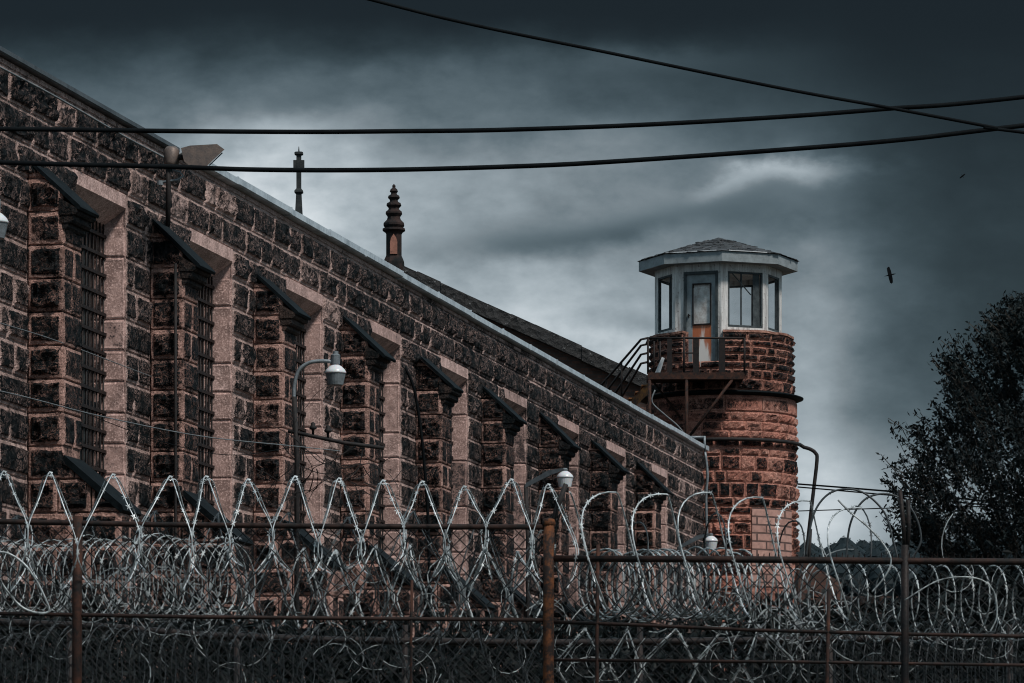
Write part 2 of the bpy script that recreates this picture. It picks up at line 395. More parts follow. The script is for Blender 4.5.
def buttress(k):
    t0 = (k - 1) * PITCH; t1 = t0 + BW; SO = .482
    m = MB()
    top = lambda s: 8.90 - .93 * s          # underside of the upper cap
    low = lambda s: 5.25 - .84 * s + .17     # underside of lower cap from s=.48
    # core solids
    m.prism([(0, GZ), (SO - .02, GZ), (SO - .02, top(SO) - .03), (0, top(0) - .03)], lambda t, a, b: W(t, a, b), t0 + .02, t1 - .02, (.3, .5, .5))
    m.prism([(SO - .03, GZ), (1.22, GZ), (1.22, 4.40), (SO - .03, 5.0)], lambda t, a, b: W(t, a, b), t0 + .02, t1 - .02, (.5, .5, .5))
    # near side face: blocks over s, clipped by the sloping cap
    z = Z0 - 17 * CH
    while z < 8.9:
        z1 = z + CH
        smax = SO if z > 4.95 else 1.24
        def ms(u, v, d, z=z):
            lim = top(u) if z > 4.95 else (low(u) if u > SO else 99)
            return W(t0 - d, u, min(v, lim))
        def msf(u, v, d): return W(t1 + d, u, min(v, top(u) if z > 4.95 else (low(u) if u > SO else 99)))
        if z < top(0):
            if smax > 1: xs = [0, .62, smax] if int(z / CH) % 2 else [0, .4, .85, smax]
            else: xs = [0, smax]
            for q0, q1 in zip(xs, xs[1:]):
                block(m, ms, q0, q1, z, z1, .055, .042, .05, 1.3)
                block(m, msf, q0, q1, z, z1, .03, .04, .25, 1.0)
        # front face
        so = SO if z > 4.95 else 1.24
        if z1 < (top(SO) + .1 if z > 4.95 else 4.5):
            mf = lambda u, v, d, so=so: W(u, so + d, v)
            xs = [t0, t1] if random.random() < .5 else [t0, t0 + BW * random.uniform(.4, .6), t1]
            for q0, q1 in zip(xs, xs[1:]): block(m, mf, q0, q1, z, z1, .03, .035, .09)
        z = z1
    b = m.build('buttress', M_side, bld)
    c = MB(); va = random.uniform(-.03, .03); vb = random.uniform(-.045, .03)   # sloping stone cap slab
    o = .025
    c.prism([(0, 8.925 + va), (0, 8.975 + va), (.72 + vb, 8.30 - vb), (.74 + vb, 8.27 - vb), (.72 + vb, 8.235 - vb), (.70 + vb, 8.245 - vb)], W, t0 - o, t1 + o)
    c.build('cap', M_slate, b)
    c = MB()
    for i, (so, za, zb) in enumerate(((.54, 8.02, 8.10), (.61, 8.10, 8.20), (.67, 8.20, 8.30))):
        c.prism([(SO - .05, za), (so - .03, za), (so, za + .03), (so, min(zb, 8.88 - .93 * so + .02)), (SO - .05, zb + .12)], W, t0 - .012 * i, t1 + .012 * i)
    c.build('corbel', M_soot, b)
    c = MB()
    c.prism([(SO + .01, 5.02), (SO + .01, 5.12), (1.27, 4.46), (1.29, 4.40), (1.25, 4.37)], W, t0 - o, t1 + o)
    c.build('cap', M_slate, b)
for k in range(K0, K1 + 1): buttress(k)

def window(k):
    a, b = (k - 1) * PITCH + OP0, (k - 1) * PITCH + OP1
    if a < T_START: return
    p = MB(); ids = [p.vert(W(t, -.46, z)) for t, z in ((a, .3), (b, .3), (b, 9.2), (a, 9.2))]; p.face(ids)
    # frame members
    w = p.build('window', M_pane, bld)
    fr = MB()
    for i in range(1, 5):
        t = a + (b - a) * i / 5; fr.box(W(t, -.43, 4.6), (.05, .05, 8.6), (D, NO, Vector((0, 0, 1))))
    fr.box(W((a + b) / 2, -.43, 6.2), (b - a, .05, .09), (D, NO, Vector((0, 0, 1))))
    fr.build('frame', M_trim, w)
    # jambs: dressed reveal stones
    j = MB()
    mj = lambda u, v, d: W(b - d, -u, v)
    mn = lambda u, v, d: W(a + d, -u, v)
    z = Z0 - 19 * CH; i = 0
    zz = Z0
    while zz > .4:
        h = CH * random.choice((1, 1, 1, 2)) ; z0 = max(zz - h, .3)
        block(j, mj, 0.0, .47, z0, zz, .006, .03, .2, .5, .25)
        block(j, mn, 0.0, .47, z0, zz, .006, .03, .4, .5, .25)
        zz = z0
    for t, sg in ((b, 1), (a, -1)):
        ids = [j.vert(W(t + sg * .012, s, z), (.2, .4, .4)) for s, z in ((.0, .3), (-.5, .3), (-.5, 8.95), (.0, 8.95))]; j.face(ids)
    j.build('jamb', M_jamb, w)
    l = MB()
    l.prism([(.012, 8.92), (.012, 9.105), (-.47, 9.105), (-.47, 8.62), (-.30, 8.70)], W, a + .002, b - .002, (.0, random.random(), random.random()))
    l.build('lintel', M_jamb, w)
    s = MB(); s.box(W((a + b) / 2, -.2, .35), (b - a, .6, .12), (D, NO, Vector((0, 0, 1)))); s.build('sill', M_jamb, w)
    g = MB(); n = 15
    for i in range(n):
        t = a + .06 + (b - a - .12) * i / (n - 1); g.tube([W(t, -.30, .42), W(t, -.30, 8.72)], .014, 5)
    z = .7
    while z < 8.7:
        g.box(W((a + b) / 2, -.295, z), (b - a - .01, .05, .045), (D, NO, Vector((0, 0, 1))))
        z += .27
    g.build('grille', M_iron, w)
for k in range(K0, K1 + 1): window(k)
dp = MB()
dp.tube([W(-.10, .40, z) for z in (8.3, 6, 4, 1)], .022, 6); dp.build('downpipe', M_pole, bld)

# floodlight at the eave
fl = thing('floodlight', 'big boxy floodlight tilted out over the eave at the top left of the wall', 'floodlight', W(1.1, .25, 8.9))
FY = 61.2
def fp(u, y, dy=0): return at(u, y, FY + dy)
m = MB()
outl = [(181, 148), (190, 145.5), (217, 144), (224.5, 149.5), (207, 166), (191, 167.5), (184, 161)]
A = [m.vert(fp(u, y, -.22)) for u, y in outl]; B = [m.vert(fp(u, y, .22)) for u, y in outl]
n = len(outl); m.face(A[::-1]); m.face(B)
for i in range(n): m.face((A[i], A[(i + 1) % n], B[(i + 1) % n], B[i]))
m.build('housing', M_flood, fl)
m = MB(); 
A = [m.vert(fp(*q)) for q in ((222, 152.3, -.19), (208.8, 165, -.19), (208.8, 165, .19), (222, 152.3, .19))]
off = Vector((.012, 0, -.012)); A2 = [m.vert(Vector(m.v[i]) + off) for i in A]; m.face(A2); m.face(A[::-1])
for i in range(4): m.face((A[i], A[(i + 1) % 4], A2[(i + 1) % 4], A2[i]))
m.build('lens', M_pane, fl)
m = MB(); m.lathe([(.04, 0), (.09, .01), (.105, .06), (.105, .24), (.07, .28), (.03, .285)], fp(171.5, 167), 14, sm=True); m.build('ballast', M_flood, fl)
m = MB(); m.tube([fp(168, 168), fp(168.5, 185), fp(168, 226)], .035, 8); m.tube([fp(176, 158), fp(184, 157)], .04, 8); m.build('pole', M_pole, fl)
m = MB(); m.tube([fp(160, 183), fp(168, 181), fp(178, 180), fp(183, 176), fp(180, 172), fp(172, 170)], .018, 6)
m.lathe([(.02, -.03), (.045, -.03), (.045, .03), (.02, .03)], fp(160, 183), 10); m.build('bracket', M_lampm, fl)

# ------------------------------------------------------------------ yard lamps in a row beside the wall
def smooth_path(pts, n=8):
    out = []
    P = [pts[0]] + pts + [pts[-1]]
    for i in range(1, len(P) - 2):
        for j in range(n):
            t = j / n; a, b, c, d = P[i - 1], P[i], P[i + 1], P[i + 2]
            out.append(0.5 * ((2 * b) + (c - a) * t + (2 * a - 5 * b + 4 * c - d) * t * t + (3 * b - a - 3 * c + d) * t ** 3))
    out.append(pts[-1]); return out
ALAMP = 15.2
lamps = [(-5.5, 220, 'curved', 'yard lamp at the left edge of the frame, nearest of the row'),
         (335.5, 371, 'curved', 'yard lamp on a pale curved arm with a wire crossarm and insulators below'),
         (565, 476, 'flat', 'yard lamp on a straight dark arm above the orange rusty fence post'),
         (711, 540, 'flat', 'farthest and smallest yard lamp, low in front of the tower foot')]
for (u, y, kind, lab) in lamps:
    Y = F * ALAMP / (1420 - u); c = at(u, y, Y); pp = F / Y
    base = c + Vector((-.58, 0, 0)); base.z = GZ
    lp = thing('yard_lamp', lab, 'lamp', base, 'yard lamps in a row beside the wall')
    r_ = .145
    m = MB(); m.lathe([(.045, .07), (.062, .10), (.066, .22), (.05, .235), (.04, .24), (.04, .275), (.02, .28)] if kind == 'curved' else [(.04, .07), (.05, .12), (.03, .14)], c, 14, sm=False); m.build('photocell_housing', M_lampm, lp)
    m = MB(); m.lathe([(.150, -.035), (.150, -.015), (.132, .02), (.085, .065), (.05, .085)], c, 20, sm=True); m.build('reflector', M_lglass, lp)
    m = MB(); m.lathe([(.104, -.20), (.108, -.195), (.142, -.04), (.145, -.03)], c, 20, sm=False); m.build('lens', M_lampm if kind == 'curved' else M_lglass, lp)
    m = MB()
    if kind == 'curved':
        m.tube(smooth_path([c + Vector(v) for v in ((-.58, 0, -.42), (-.58, 0, -.22), (-.52, 0, .0), (-.38, 0, .11), (-.2, 0, .14), (-.05, 0, .13))]), .027, 8)
    else:
        a = [(-.72, -.22), (-.70, -.13), (-.30, .10), (-.04, .14), (-.04, .09), (-.25, .02)]
        m.prism(a, lambda t, x, zz: c + Vector((x, t, zz)), -.035, .035)
    m.build('arm', M_lampm if kind == 'curved' else M_gutdk, lp)
    m = MB(); px = -.58 if kind == 'curved' else -.70
    top = -.36 if kind == 'curved' else -.16
    m.tube([c + Vector((px, .0, top)), c + Vector((px + .04, 0, -1.2)), Vector((c.x + px + .03, c.y, GZ))], .036, 8); m.build('pole', M_pole, lp)
    if u > 300 and u < 400:
        m = MB(); q = lambda uu, yy: at(uu, yy, Y)
        m.tube([q(288, 431), q(312, 436), (q(345, 443)), q(384, 448)], .028, 6)
        m.build('crossarm', M_pole, lp)
        for (uu, yy) in ((313, 432), (328, 435)):
            m = MB(); m.lathe([(.015, -.06), (.02, .03), (.05, .04), (.055, .07), (.03, .09), (.035, .12), (.01, .14)], q(uu, yy), 10, sm=True); m.build('insulator', M_pole, lp)

# ------------------------------------------------------------------ guard tower
TY = 114.0; PX = F / TY
TC = Vector((at(718.3, 0, TY).x, TY, 0)); SC = Vector((at(721.5, 0, TY).x, TY, 0))
tz = lambda y: (CV - y) / PX
tw = thing('guard_tower', 'octagonal glazed guard cabin on a round red sandstone tower at the far end', 'tower', (SC.x, SC.y, GZ))
# shaft
PHI0 = -PI / 2
def cyl(R, ctr=SC):
    return lambda u, v, d: Vector((ctr.x + (R + d) * math.sin(u / R), ctr.y - (R + d) * math.cos(u / R), v))
def tower_course(mb, R, z0, z1, a0, a1, lo, hi, bulge, fv=None):
    xs = split_len(a0 * R, a1 * R, lo, hi)
    for q0, q1 in zip(xs, xs[1:]): block(mb, cyl(R), q0, q1, z0, z1, bulge, .022, .06, 1.5, None if fv is None else fv * random.choice((.2, .8, 1, 1.15)))
RS = 1.93
sh = MB(); sh.lathe([(RS - .01, GZ), (RS - .01, 11.7)], SC, 40)
sh.blk = [(.25, .5, .5)] * len(sh.v)
zi = 11.28; INZ0, INZ1 = tz(590), tz(513); INA0, INA1 = math.asin((748 - 721.5) / (RS * PX)) , math.asin((789 - 721.5) / (RS * PX))
cnum = 0
while zi > 4.0:
    cnum += 1; tfv = .5 if cnum <= 3 else (.85 if cnum < 6 else 1.0)
    h = random.choice((.20, .24, .30, .38)); z0 = zi - h; mid = (zi + z0) / 2
    hh = .36
    if INZ0 < mid < INZ1:
        tower_course(sh, RS, z0, zi, -PI, INA0, .35, .8, .07, tfv); tower_course(sh, RS, z0, zi, INA1, PI, .35, .8, .07, tfv)
    else: tower_course(sh, RS, z0, zi, -PI, PI, .26, .75, .055, tfv)
    zi = z0
sh.build('shaft', M_tred, tw)
inf = MB(); nseg = 10; fn = cyl(RS)
for i in range(nseg + 1):
    a = (INA0 + (INA1 - INA0) * i / nseg) * RS
    inf.vert(fn(a, INZ0, .02)); inf.vert(fn(a, INZ1, .02))
for i in range(nseg): inf.face((2 * i, 2 * i + 2, 2 * i + 3, 2 * i + 1))
inf.build('brick_infill', M_infill, tw, uv=lambda v: (v[0], v[2]))
fz = MB(); tower = None                       # smooth frieze under the cornice
for q in range(12):
    a0, a1 = -PI + q * PI / 6, -PI + (q + 1) * PI / 6
    block(fz, cyl(RS + .02), a0 * RS, a1 * RS, 11.29, 11.66, .01, .03, .12, .4, .6)
fz.build('frieze', M_tred, tw)
cn = MB(); cn.lathe([(RS, 11.70), (RS + .10, 11.72), (RS + .19, 11.755), (RS + .195, 11.785), (RS + .08, 11.82), (RS - .3, 11.85)], SC, 48, sm=True); cn.build('cornice', M_slate, tw)
# parapet drum (gap at the door)
RP = 1.83
pr = MB(); GAP0, GAP1 = math.asin((681 - 721.5) / (RP * PX)), math.asin((719.5 - 721.5) / (RP * PX))
zz = 11.84
hs = [.30, .24, .20, .18, .20, .17, .19]
for h in hs:
    z1 = zz + h
    if zz < tz(374): tower_course(pr, RP, zz, z1, -PI, PI, .3, .8, .07)
    else:
        tower_course(pr, RP, zz, z1, -PI, GAP0, .3, .75, .07); tower_course(pr, RP, zz, z1, GAP1, PI, .3, .8, .07)
    zz = z1
PT = zz
# inner body of parapet
def ring_seg(mb, R0, R1, z0, z1, a0, a1, n, blk=(.3, .5, .5)):
    prev = None
    for i in range(n + 1):
        a = a0 + (a1 - a0) * i / n
        q = [mb.vert(Vector((SC.x + R * math.sin(a), SC.y - R * math.cos(a), zq)), blk) for R, zq in ((R0, z0), (R1, z0), (R1, z1), (R0, z1))]
        if prev:
            for j in range(4): mb.face((prev[j], prev[(j + 1) % 4], q[(j + 1) % 4], q[j]))
        else: mb.face(q[::-1])
        prev = q
    mb.face(prev)
ring_seg(pr, 1.5, RP - .01, tz(374), PT, -PI, GAP0, 18); ring_seg(pr, 1.5, RP - .01, tz(374), PT, GAP1, PI, 20)
ring_seg(pr, .1, RP - .01, 11.84, tz(374), -PI, PI, 40)
pr.build('parapet', M_ttop, tw)
cp = MB(); ring_seg(cp, 1.5, RP + .045, PT - .01, PT + .05, -PI, GAP0, 18, (.0, .9, .1)); ring_seg(cp, 1.5, RP + .045, PT - .01, PT + .05, GAP1, PI, 20, (.0, .9, .1))
for i, v in enumerate(cp.v):
    nz = noise.noise(Vector((v[0] * 4, v[1] * 4, v[2]))) * .035; cp.v[i] = (v[0], v[1], v[2] + nz)
cp.build('coping', M_ttop, tw)
# cabin
RC = 1.645; CZ0, CZ1 = tz(373), 15.12
vtx = [TC + Vector((RC * math.sin(i * PI / 4), -RC * math.cos(i * PI / 4), 0)) for i in range(8)]
cb = MB(); th = .10
UP = Vector((0, 0, 1))
def wall_piece(mb, i, a, b, z0, z1, t=th, outset=0.0):
    """box on face i (vertex i to i+1); a,b are fractions along the face"""
    p, q = vtx[i], vtx[(i + 1) % 8]; d = (q - p); ln = d.length; d.normalize(); nr = Vector((d.y, -d.x, 0))
    if nr.dot(p - TC) < 0: nr = -nr
    mb.box(p + d * ln * (a + b) / 2 + UP * (z0 + z1) / 2 - nr * (t / 2 - outset), (ln * (b - a), t, z1 - z0), (d, nr, UP))
WB, WT = tz(334), tz(279)
for i in range(8):
    wall_piece(cb, i, 0.0, 1.0, WT, CZ1)
    if i != 7:
        wall_piece(cb, i, 0.0, .15, CZ0, WT); wall_piece(cb, i, .85 if i != 0 else .93, 1.0, CZ0, WT)
        wall_piece(cb, i, .15, .85 if i != 0 else .93, CZ0, WB)
    else:
        wall_piece(cb, i, 0.0, .20, CZ0, WT); wall_piece(cb, i, .93, 1.0, CZ0, WT)
# ceiling and floor
for zq in (CZ1 - .1, CZ0 - .02):
    ids = [cb.vert(v + UP * zq) for v in vtx]; cb.face(ids)
cab = cb.build('cabin', M_white, tw)
for i in range(8):
    if i == 7: continue
    hi_ = .85 if i != 0 else .93
    p, q = vtx[i], vtx[(i + 1) % 8]; d = (q - p); ln = d.length; d.normalize(); nr = Vector((d.y, -d.x, 0))
    if nr.dot(p - TC) < 0: nr = -nr
    def P_(f, zq, dep=.04): return p + d * ln * f + UP * zq - nr * dep
    m = MB()
    fw = .045
    for f in (.15 + .02, hi_ - .02): m.box(P_(f, (WB + WT) / 2), (fw, .06, WT - WB), (d, nr, UP))
    m.box(P_((.15 + hi_) / 2, WT - .025), (ln * (hi_ - .15), .06, .05), (d, nr, UP))
    m.box(P_((.15 + hi_) / 2, WB + .03), (ln * (hi_ - .15), .062, .06), (d, nr, UP))
    w_ = m.build('window_frame', M_trim, tw)
    if i in (0, 1, 6): m = MB(); m.box(P_((.15 + hi_) / 2 + (-.08 if i == 0 else .2), (WB + WT) / 2, .045), (.035, .03, WT - WB - .05), (d, nr, UP)); m.build('mullion', M_trim, w_)
    m = MB(); m.box(P_((.15 + hi_) / 2, (WB + WT) / 2, .06), (ln * (hi_ - .15) - .01, .006, WT - WB - .01), (d, nr, UP)); m.build('pane', M_clear, w_)
    if i == 0:
        m = MB(); m.tube([P_(.24, WT - .06, -.02), P_(.66, WT - .58, .0)], .02, 4); m.build('loose_bar', M_trim, w_)
        m = MB(); m.box(P_(.80, (WB + WT) / 2, .06), (.18, .02, WT - WB), (d, nr, UP)); m.build('side_shutter', M_trim, w_)
    if i in (6, 1, 0): pass
# door
p, q = vtx[7], vtx[0]; d = (q - p); ln = d.length; d.normalize(); nr = Vector((d.y, -d.x, 0))
if nr.dot(p - TC) < 0: nr = -nr
def P_(f, zq, dep=0.0): return p + d * ln * f + UP * zq - nr * dep
DT = tz(281)
m = MB()
m.box(P_(.225, (CZ0 + DT) / 2, -.01), (.06, .10, DT - CZ0), (d, nr, UP)); m.box(P_(.91, (CZ0 + DT) / 2, -.01), (.06, .10, DT - CZ0), (d, nr, UP))
m.box(P_(.567, DT + .02, -.01), (ln * .73, .10, .07), (d, nr, UP)); fr_ = m.build('door_frame', M_trim, tw)
m = MB(); zl0, zl1 = tz(331), tz(291)
m.box(P_(.31, (CZ0 + DT) / 2, .03), (ln * .13, .05, DT - CZ0), (d, nr, UP)); m.box(P_(.835, (CZ0 + DT) / 2, .03), (ln * .10, .05, DT - CZ0), (d, nr, UP))
m.box(P_(.58, (DT + zl1) / 2, .03), (ln * .41, .05, DT - zl1), (d, nr, UP))
dr = m.build('door', M_fascia, tw)
m = MB(); m.box(P_(.58, (CZ0 + zl0) / 2, .035), (ln * .41, .04, zl0 - CZ0), (d, nr, UP)); m.build('lower_panel', M_doorrust, dr)
m = MB(); m.box(P_(.58, (zl0 + zl1) / 2, .05), (ln * .36, .015, zl1 - zl0), (d, nr, UP)); m.build('door_glass', simple_mat('grimy_door_glass', (0.50, 0.51, 0.50), (0.25, 0.22, 0.2), 5, 0.25), dr)
m = MB()
for f in (.39, .77): m.box(P_(f, (zl0 + zl1) / 2, .0), (.035, .03, zl1 - zl0), (d, nr, UP))
for zq in (zl0, zl1): m.box(P_(.58, zq, .0), (ln * .38 + .035, .032, .035), (d, nr, UP))
m.build('glazing_bead', M_iron, dr)
m = MB(); m.box(P_(.30, tz(322), -.02), (.02, .06, .09), (d, nr, UP)); m.box(P_(.315, tz(322), -.05), (.07, .015, .02), (d, nr, UP)); m.build('handle', M_iron, dr)
# cabin roof
RR = 2.06
rv = [TC + Vector((RR * math.sin(i * PI / 4), -RR * math.cos(i * PI / 4), 0)) for i in range(8)]
m = MB(); EZ0, EZ1 = 15.09, 15.34
def oct_ring(mb, R, z): return [mb.vert(TC + Vector((R * math.sin(i * PI / 4), -R * math.cos(i * PI / 4), z))) for i in range(8)]
a = oct_ring(m, RR, EZ0); b = oct_ring(m, RR, EZ1); c_ = oct_ring(m, RR - .05, EZ1); e = oct_ring(m, RC - .05, EZ0 + .01)
for i in range(8):
    j = (i + 1) % 8; m.face((a[i], a[j], b[j], b[i])); m.face((b[i], b[j], c_[j], c_[i])); m.face((e[i], e[j], a[j], a[i]))
m.build('fascia', M_fascia, tw)
m = MB(); ids = []
rings = []
for t in (0, .25, .5, .75, .93, .995):
    R = (RR + .05) * (1 - t); zz = EZ1 + .015 + (tz(238) - EZ1) * t
    rg = []
    for i in range(8):
        for s_ in range(4):
            aa = rv[i] - TC; bb = rv[(i + 1) % 8] - TC; pnt = (aa.lerp(bb, s_ / 4)) * (R / RR)
            rg.append(m.vert(TC + pnt + UP * (zz + .015 * noise.noise(pnt * 3))))
    rings.append(rg)
for A_, B_ in zip(rings, rings[1:]):
    for i in range(32): m.face((A_[i], A_[(i + 1) % 32], B_[(i + 1) % 32], B_[i]))
m.face(rings[-1])
# ragged shingle tabs
for _ in range(380):
    i = random.randrange(8); s_ = random.random(); t = random.random() ** 1.3 * .82
    aa = (rv[i] - TC).lerp(rv[(i + 1) % 8] - TC, s_); R = (1 - t) * 1.02
    ctr = TC + aa * R + UP * (EZ1 + .018 + (tz(238) - EZ1) * t)
    dd = ((rv[(i + 1) % 8] - rv[i]).normalized() + UP * random.uniform(-.15, .15)).normalized(); out = aa.normalized()
    m.box(ctr, (random.uniform(.08, .22), random.uniform(.06, .16), .018), (dd, (out * 1.0 - UP * .25).normalized(), (out * .3 + UP).normalized()), (0, random.random(), 0))
rf = m.build('roof', M_shing, tw)
m = MB()
for i, f0, f1 in ((7, .02, .9), (0, .12, .8)):
    aa, bb = rv[i], rv[(i + 1) % 8]; mid = aa.lerp(bb, (f0 + f1) / 2); dd = (bb - aa).normalized()
    m.box(mid + UP * (EZ1 + .028), ((bb - aa).length * (f1 - f0), .05, .022), (dd, Vector((dd.y, -dd.x, 0)), UP))
m.build('drip_edge', M_board, rf)

# balcony
ZP = tz(374); BY = TY - 2.75; bp = F / BY
def bt(u, y, dy=0): v = at(u, y, BY + dy); return v
bal = tw
zp = (CV - 374) / bp
m = MB(); X0, X1 = bt(648, 0).x, bt(744, 0).x
ZD = bt(0, 374).z
m.box(((X0 + X1) / 2, BY + .65, ZD - .04), (X1 - X0, 1.3, .10)); m.box(((X0 + X1) / 2, BY - .02, ZD - .05), (X1 - X0 + .02, .05, .17))
bo = m.build('balcony_deck', M_rust, tw)
m = MB(); ZR = bt(0, 338).z; ZM = bt(0, 353).z
def rail(zq, r): m.tube([Vector((X0, BY + 1.2, zq)), Vector((X0, BY, zq)), Vector((X1, BY, zq)), Vector((X1, BY + 1.0, zq))], r, 6)
rail(ZR, .028); m.tube([Vector((bt(675, 0).x, BY, ZM)), Vector((bt(697, 0).x, BY, ZM))], .018, 6)
for u in (648, 684, 744.5): x = bt(u, 0).x; m.tube([Vector((x, BY, ZD)), Vector((x, BY, ZR))], .028, 6)
for u, w in ((669.5, .12), (696, .15), (722, .16)): x = bt(u, 0).x; m.box((x, BY, (ZD + ZR) / 2), (w, .03, ZR - ZD))
for u in (655, 661): x = bt(u, 0).x; m.tube([Vector((x, BY + .7, ZD)), Vector((x, BY + .7, ZR))], .022, 6)
m.build('balcony_railing', M_iron, tw)
m = MB()
for u, y1 in ((649.5, 470), (686.5, 470)):
    x = bt(u, 0).x; m.tube([Vector((x, BY, ZD - .05)), bt(u, y1)], .045, 6)
m.tube([bt(735, 376), bt(689, 437)], .04, 6); m.tube([bt(649, 376, 1.0), bt(686, 425, 1.2)], .03, 5)
m.build('support_strut', M_rust, tw)
# stair rails going down behind the wall
m = MB()
for (ua, ya, ub, yb) in ((648, 338, 598, 387), (648, 344, 606, 390), (648, 353, 612, 396), (648, 362, 620, 398)):
    dy = .2 if ya in (338, 353) else .9
    P0 = bt(ua, ya, dy); P1 = bt(ua - 7, ya + 1.5, dy); P2 = bt(ub, yb + 2, dy + 1.6); P3 = P2 + (P2 - P1) * .7
    m.tube([P0, P1, P2, P3], .03, 6)
for f in (.45, .8, 1.15):
    A_ = bt(641, 339, .2); B_ = bt(598, 387, 1.8); Q = A_.lerp(B_, f); m.tube([Q, Q - UP * 1.0], .025, 5)
m.build('stair_railing', M_iron, tw)
m = MB(); A_ = bt(650, 380, .2); B_ = bt(605, 425, 1.8)
m.prism([(0, 0), (0, .28), (1, .28), (1, 0)], lambda t, a, b: A_.lerp(B_, a) + UP * b + Vector((0, t, 0)) - UP * .3, 0, .05)
for i in range(7):
    Q = A_.lerp(B_, (i + .5) / 7); m.box(Q + Vector((0, .45, -.05)), (.26, .85, .035))
m.build('stair_flight', simple_mat('orange_rusty_stair', (0.05, 0.03, 0.025), (0.34, 0.13, 0.03), 5, .8), tw)
m = MB(); m.prism([(0, 0), (.14, 0), (.27, .42), (.20, .45)], lambda t, a, b: Vector((bt(654.5, 0).x + a, BY + .35 + t, ZD + .02 + b)), 0, .04)
tag(m.build('board', M_board), 'pale board leaning inside the tower balcony railing', 'board')
m = MB()                                        # pipe band round the shaft ending in a bent drop pipe
pts = []
for i in range(25):
    a = -1.5 + 2.9 * i / 24; pts.append(Vector((SC.x + (RS + .13) * math.sin(a), SC.y - (RS + .13) * math.cos(a), tz(446.5))))
pe = pts[-1]
q = lambda u, y: at(u, y, pe.y)
pts += smooth_path([q(804, 447.2), q(810, 449), q(815.5, 453), q(817, 461), q(812.5, 500), q(806, 560), q(800, 640)], 4)
m.tube(pts, .05, 7); m.tube([q(810.5, 529), q(808, 575)], .045, 6); m.build('drop_pipe', M_pole, tw)
m = MB(); y_ = 109.3
def fr(u, y): return at(u, y, y_)
m.tube([fr(684, 437), fr(704.5, 437)], .03, 5); m.tube([fr(704.5, 436), fr(705, 452)], .03, 5); m.tube(smooth_path([fr(705, 452), fr(707.5, 475), fr(706, 500), fr(708, 560)], 3), .035, 6)
m.build('conduit', M_lampm, tw)
m = MB(); m.tube(smooth_path([bt(655, 390), bt(652, 402), bt(664, 414), bt(676, 424), bt(684, 433)], 4), .02, 5); m.build('dangling_wire', M_thin, tw)

# ------------------------------------------------------------------ low wall and stub beside the tower
lw = MB(); ylw = 112.0
xa, xb = at(796, 0, ylw).x, at(1150, 0, ylw).x; ztop = at(0, 596, ylw).z
mlw = lambda u, v, d: Vector((u, ylw - d, v))
zz = ztop
while zz > 2.5:
    z0 = zz - .42; xs = split_len(xa, xb, .5, 1.1)
    for a_, b_ in zip(xs, xs[1:]): block(lw, mlw, a_, b_, z0, zz, .05, .03, .15)
    zz = z0
lw.box(((xa + xb) / 2, ylw + .3, (ztop + GZ) / 2), (xb - xa, .6, ztop - GZ), None, (.4, .5, .6))
tag(lw.build('perimeter_wall', M_dark), 'low dark stone wall running right from the tower foot', 'wall')
rm = MB(); q = lambda u, y: at(u, y, 110.6)
pl = [(q(798, 0).x, q(0, 556).z), (q(808, 0).x, q(0, 562).z), (q(842, 0).x, q(0, 583).z), (q(842, 0).x, q(0, 640).z), (q(798, 0).x, q(0, 640).z)]
rm.prism(pl[::-1], lambda t, a, b: Vector((a, t, b)), 110.6, 111.7)
tag(rm.build('sloping_brick_wall', M_brick, uv=lambda v: (v[0], v[2])), 'short red brick wall with a sloping top against the tower foot', 'wall')

# ------------------------------------------------------------------ halls behind with gables and pinnacles
def gable_hall(name, apex, right, yb, depth, label, mat, rmat, lslope=None):
    A = at(apex[0], apex[1], yb); B = at(right[0], right[1], yb)
    t = thing(name, label, 'building', (A.x, yb, GZ))
    sl = (A.z - B.z) / (B.x - A.x); wl = B.x - A.x
    Lx = A.x - wl
    m = MB(); m.prism([(Lx, GZ), (B.x, GZ), (B.x, B.z - .35), (A.x, A.z - .35), (Lx, B.z - .35)][::-1], lambda t_, a, b: Vector((a, t_, b)), yb, yb + depth)
    m.build('wall', mat, t, uv=lambda v: (v[0], v[2]))
    m = MB()
    for sg in (1, -1):
        ex = A.x + sg * (wl + .3); ez = A.z - sl * (wl + .3)
        n = 14
        for i in range(n):                     # slightly uneven verge stones / slates
            x0, x1 = A.x + (ex - A.x) * i / n, A.x + (ex - A.x) * (i + 1) / n; o_ = random.uniform(-.02, .02)
            z0, z1 = A.z - sl * abs(x0 - A.x) + o_, A.z - sl * abs(x1 - A.x) + o_
            m.prism([(x0, z0 - .40), (x1, z1 - .40), (x1, z1), (x0, z0)][::sg], lambda t_, a, b: Vector((a, t_, b)), yb - .25 + o_, yb + depth + .2)
    m.build('roof', rmat, t)
    return A
def taper_lathe(prof, c, n, rot, sm=False):
    m = MB(); m.lathe([(r, z) for r, z in prof], c, n, rot, sm); return m
A1 = gable_hall('brick_hall', (394, 262), (712, 406), 124.0, 22, 'dark brick hall behind the eave, its slate roof slope falling towards the tower', M_brick, M_roofdk)
YA = 123.9; sc = YA / F
pn = thing('pinnacle', 'carved stone pinnacle with stacked rings and an arched niche on the hall roof peak', 'pinnacle', (A1.x, YA, at(0, 272, YA).z), 'roof pinnacles')
def pz(y): return (272 - y) * sc
m = MB()
prof = [(11.5, 276), (11.5, 268), (11, 262), (10, 259.5), (8.3, 256), (8.3, 234), (9.2, 232.5), (12.2, 230.5), (12, 229), (9.5, 228)]
m.lathe([(r * sc, pz(y)) for r, y in prof], (A1.x, YA, at(0, 272, YA).z), 8, PI / 8); pb = m.build('shaft', M_ptop, pn)
for xo in (-3.8, 3.8, 0):
    pass
m = MB(); fy = YA - 8.3 * sc * math.cos(PI / 8) - .005
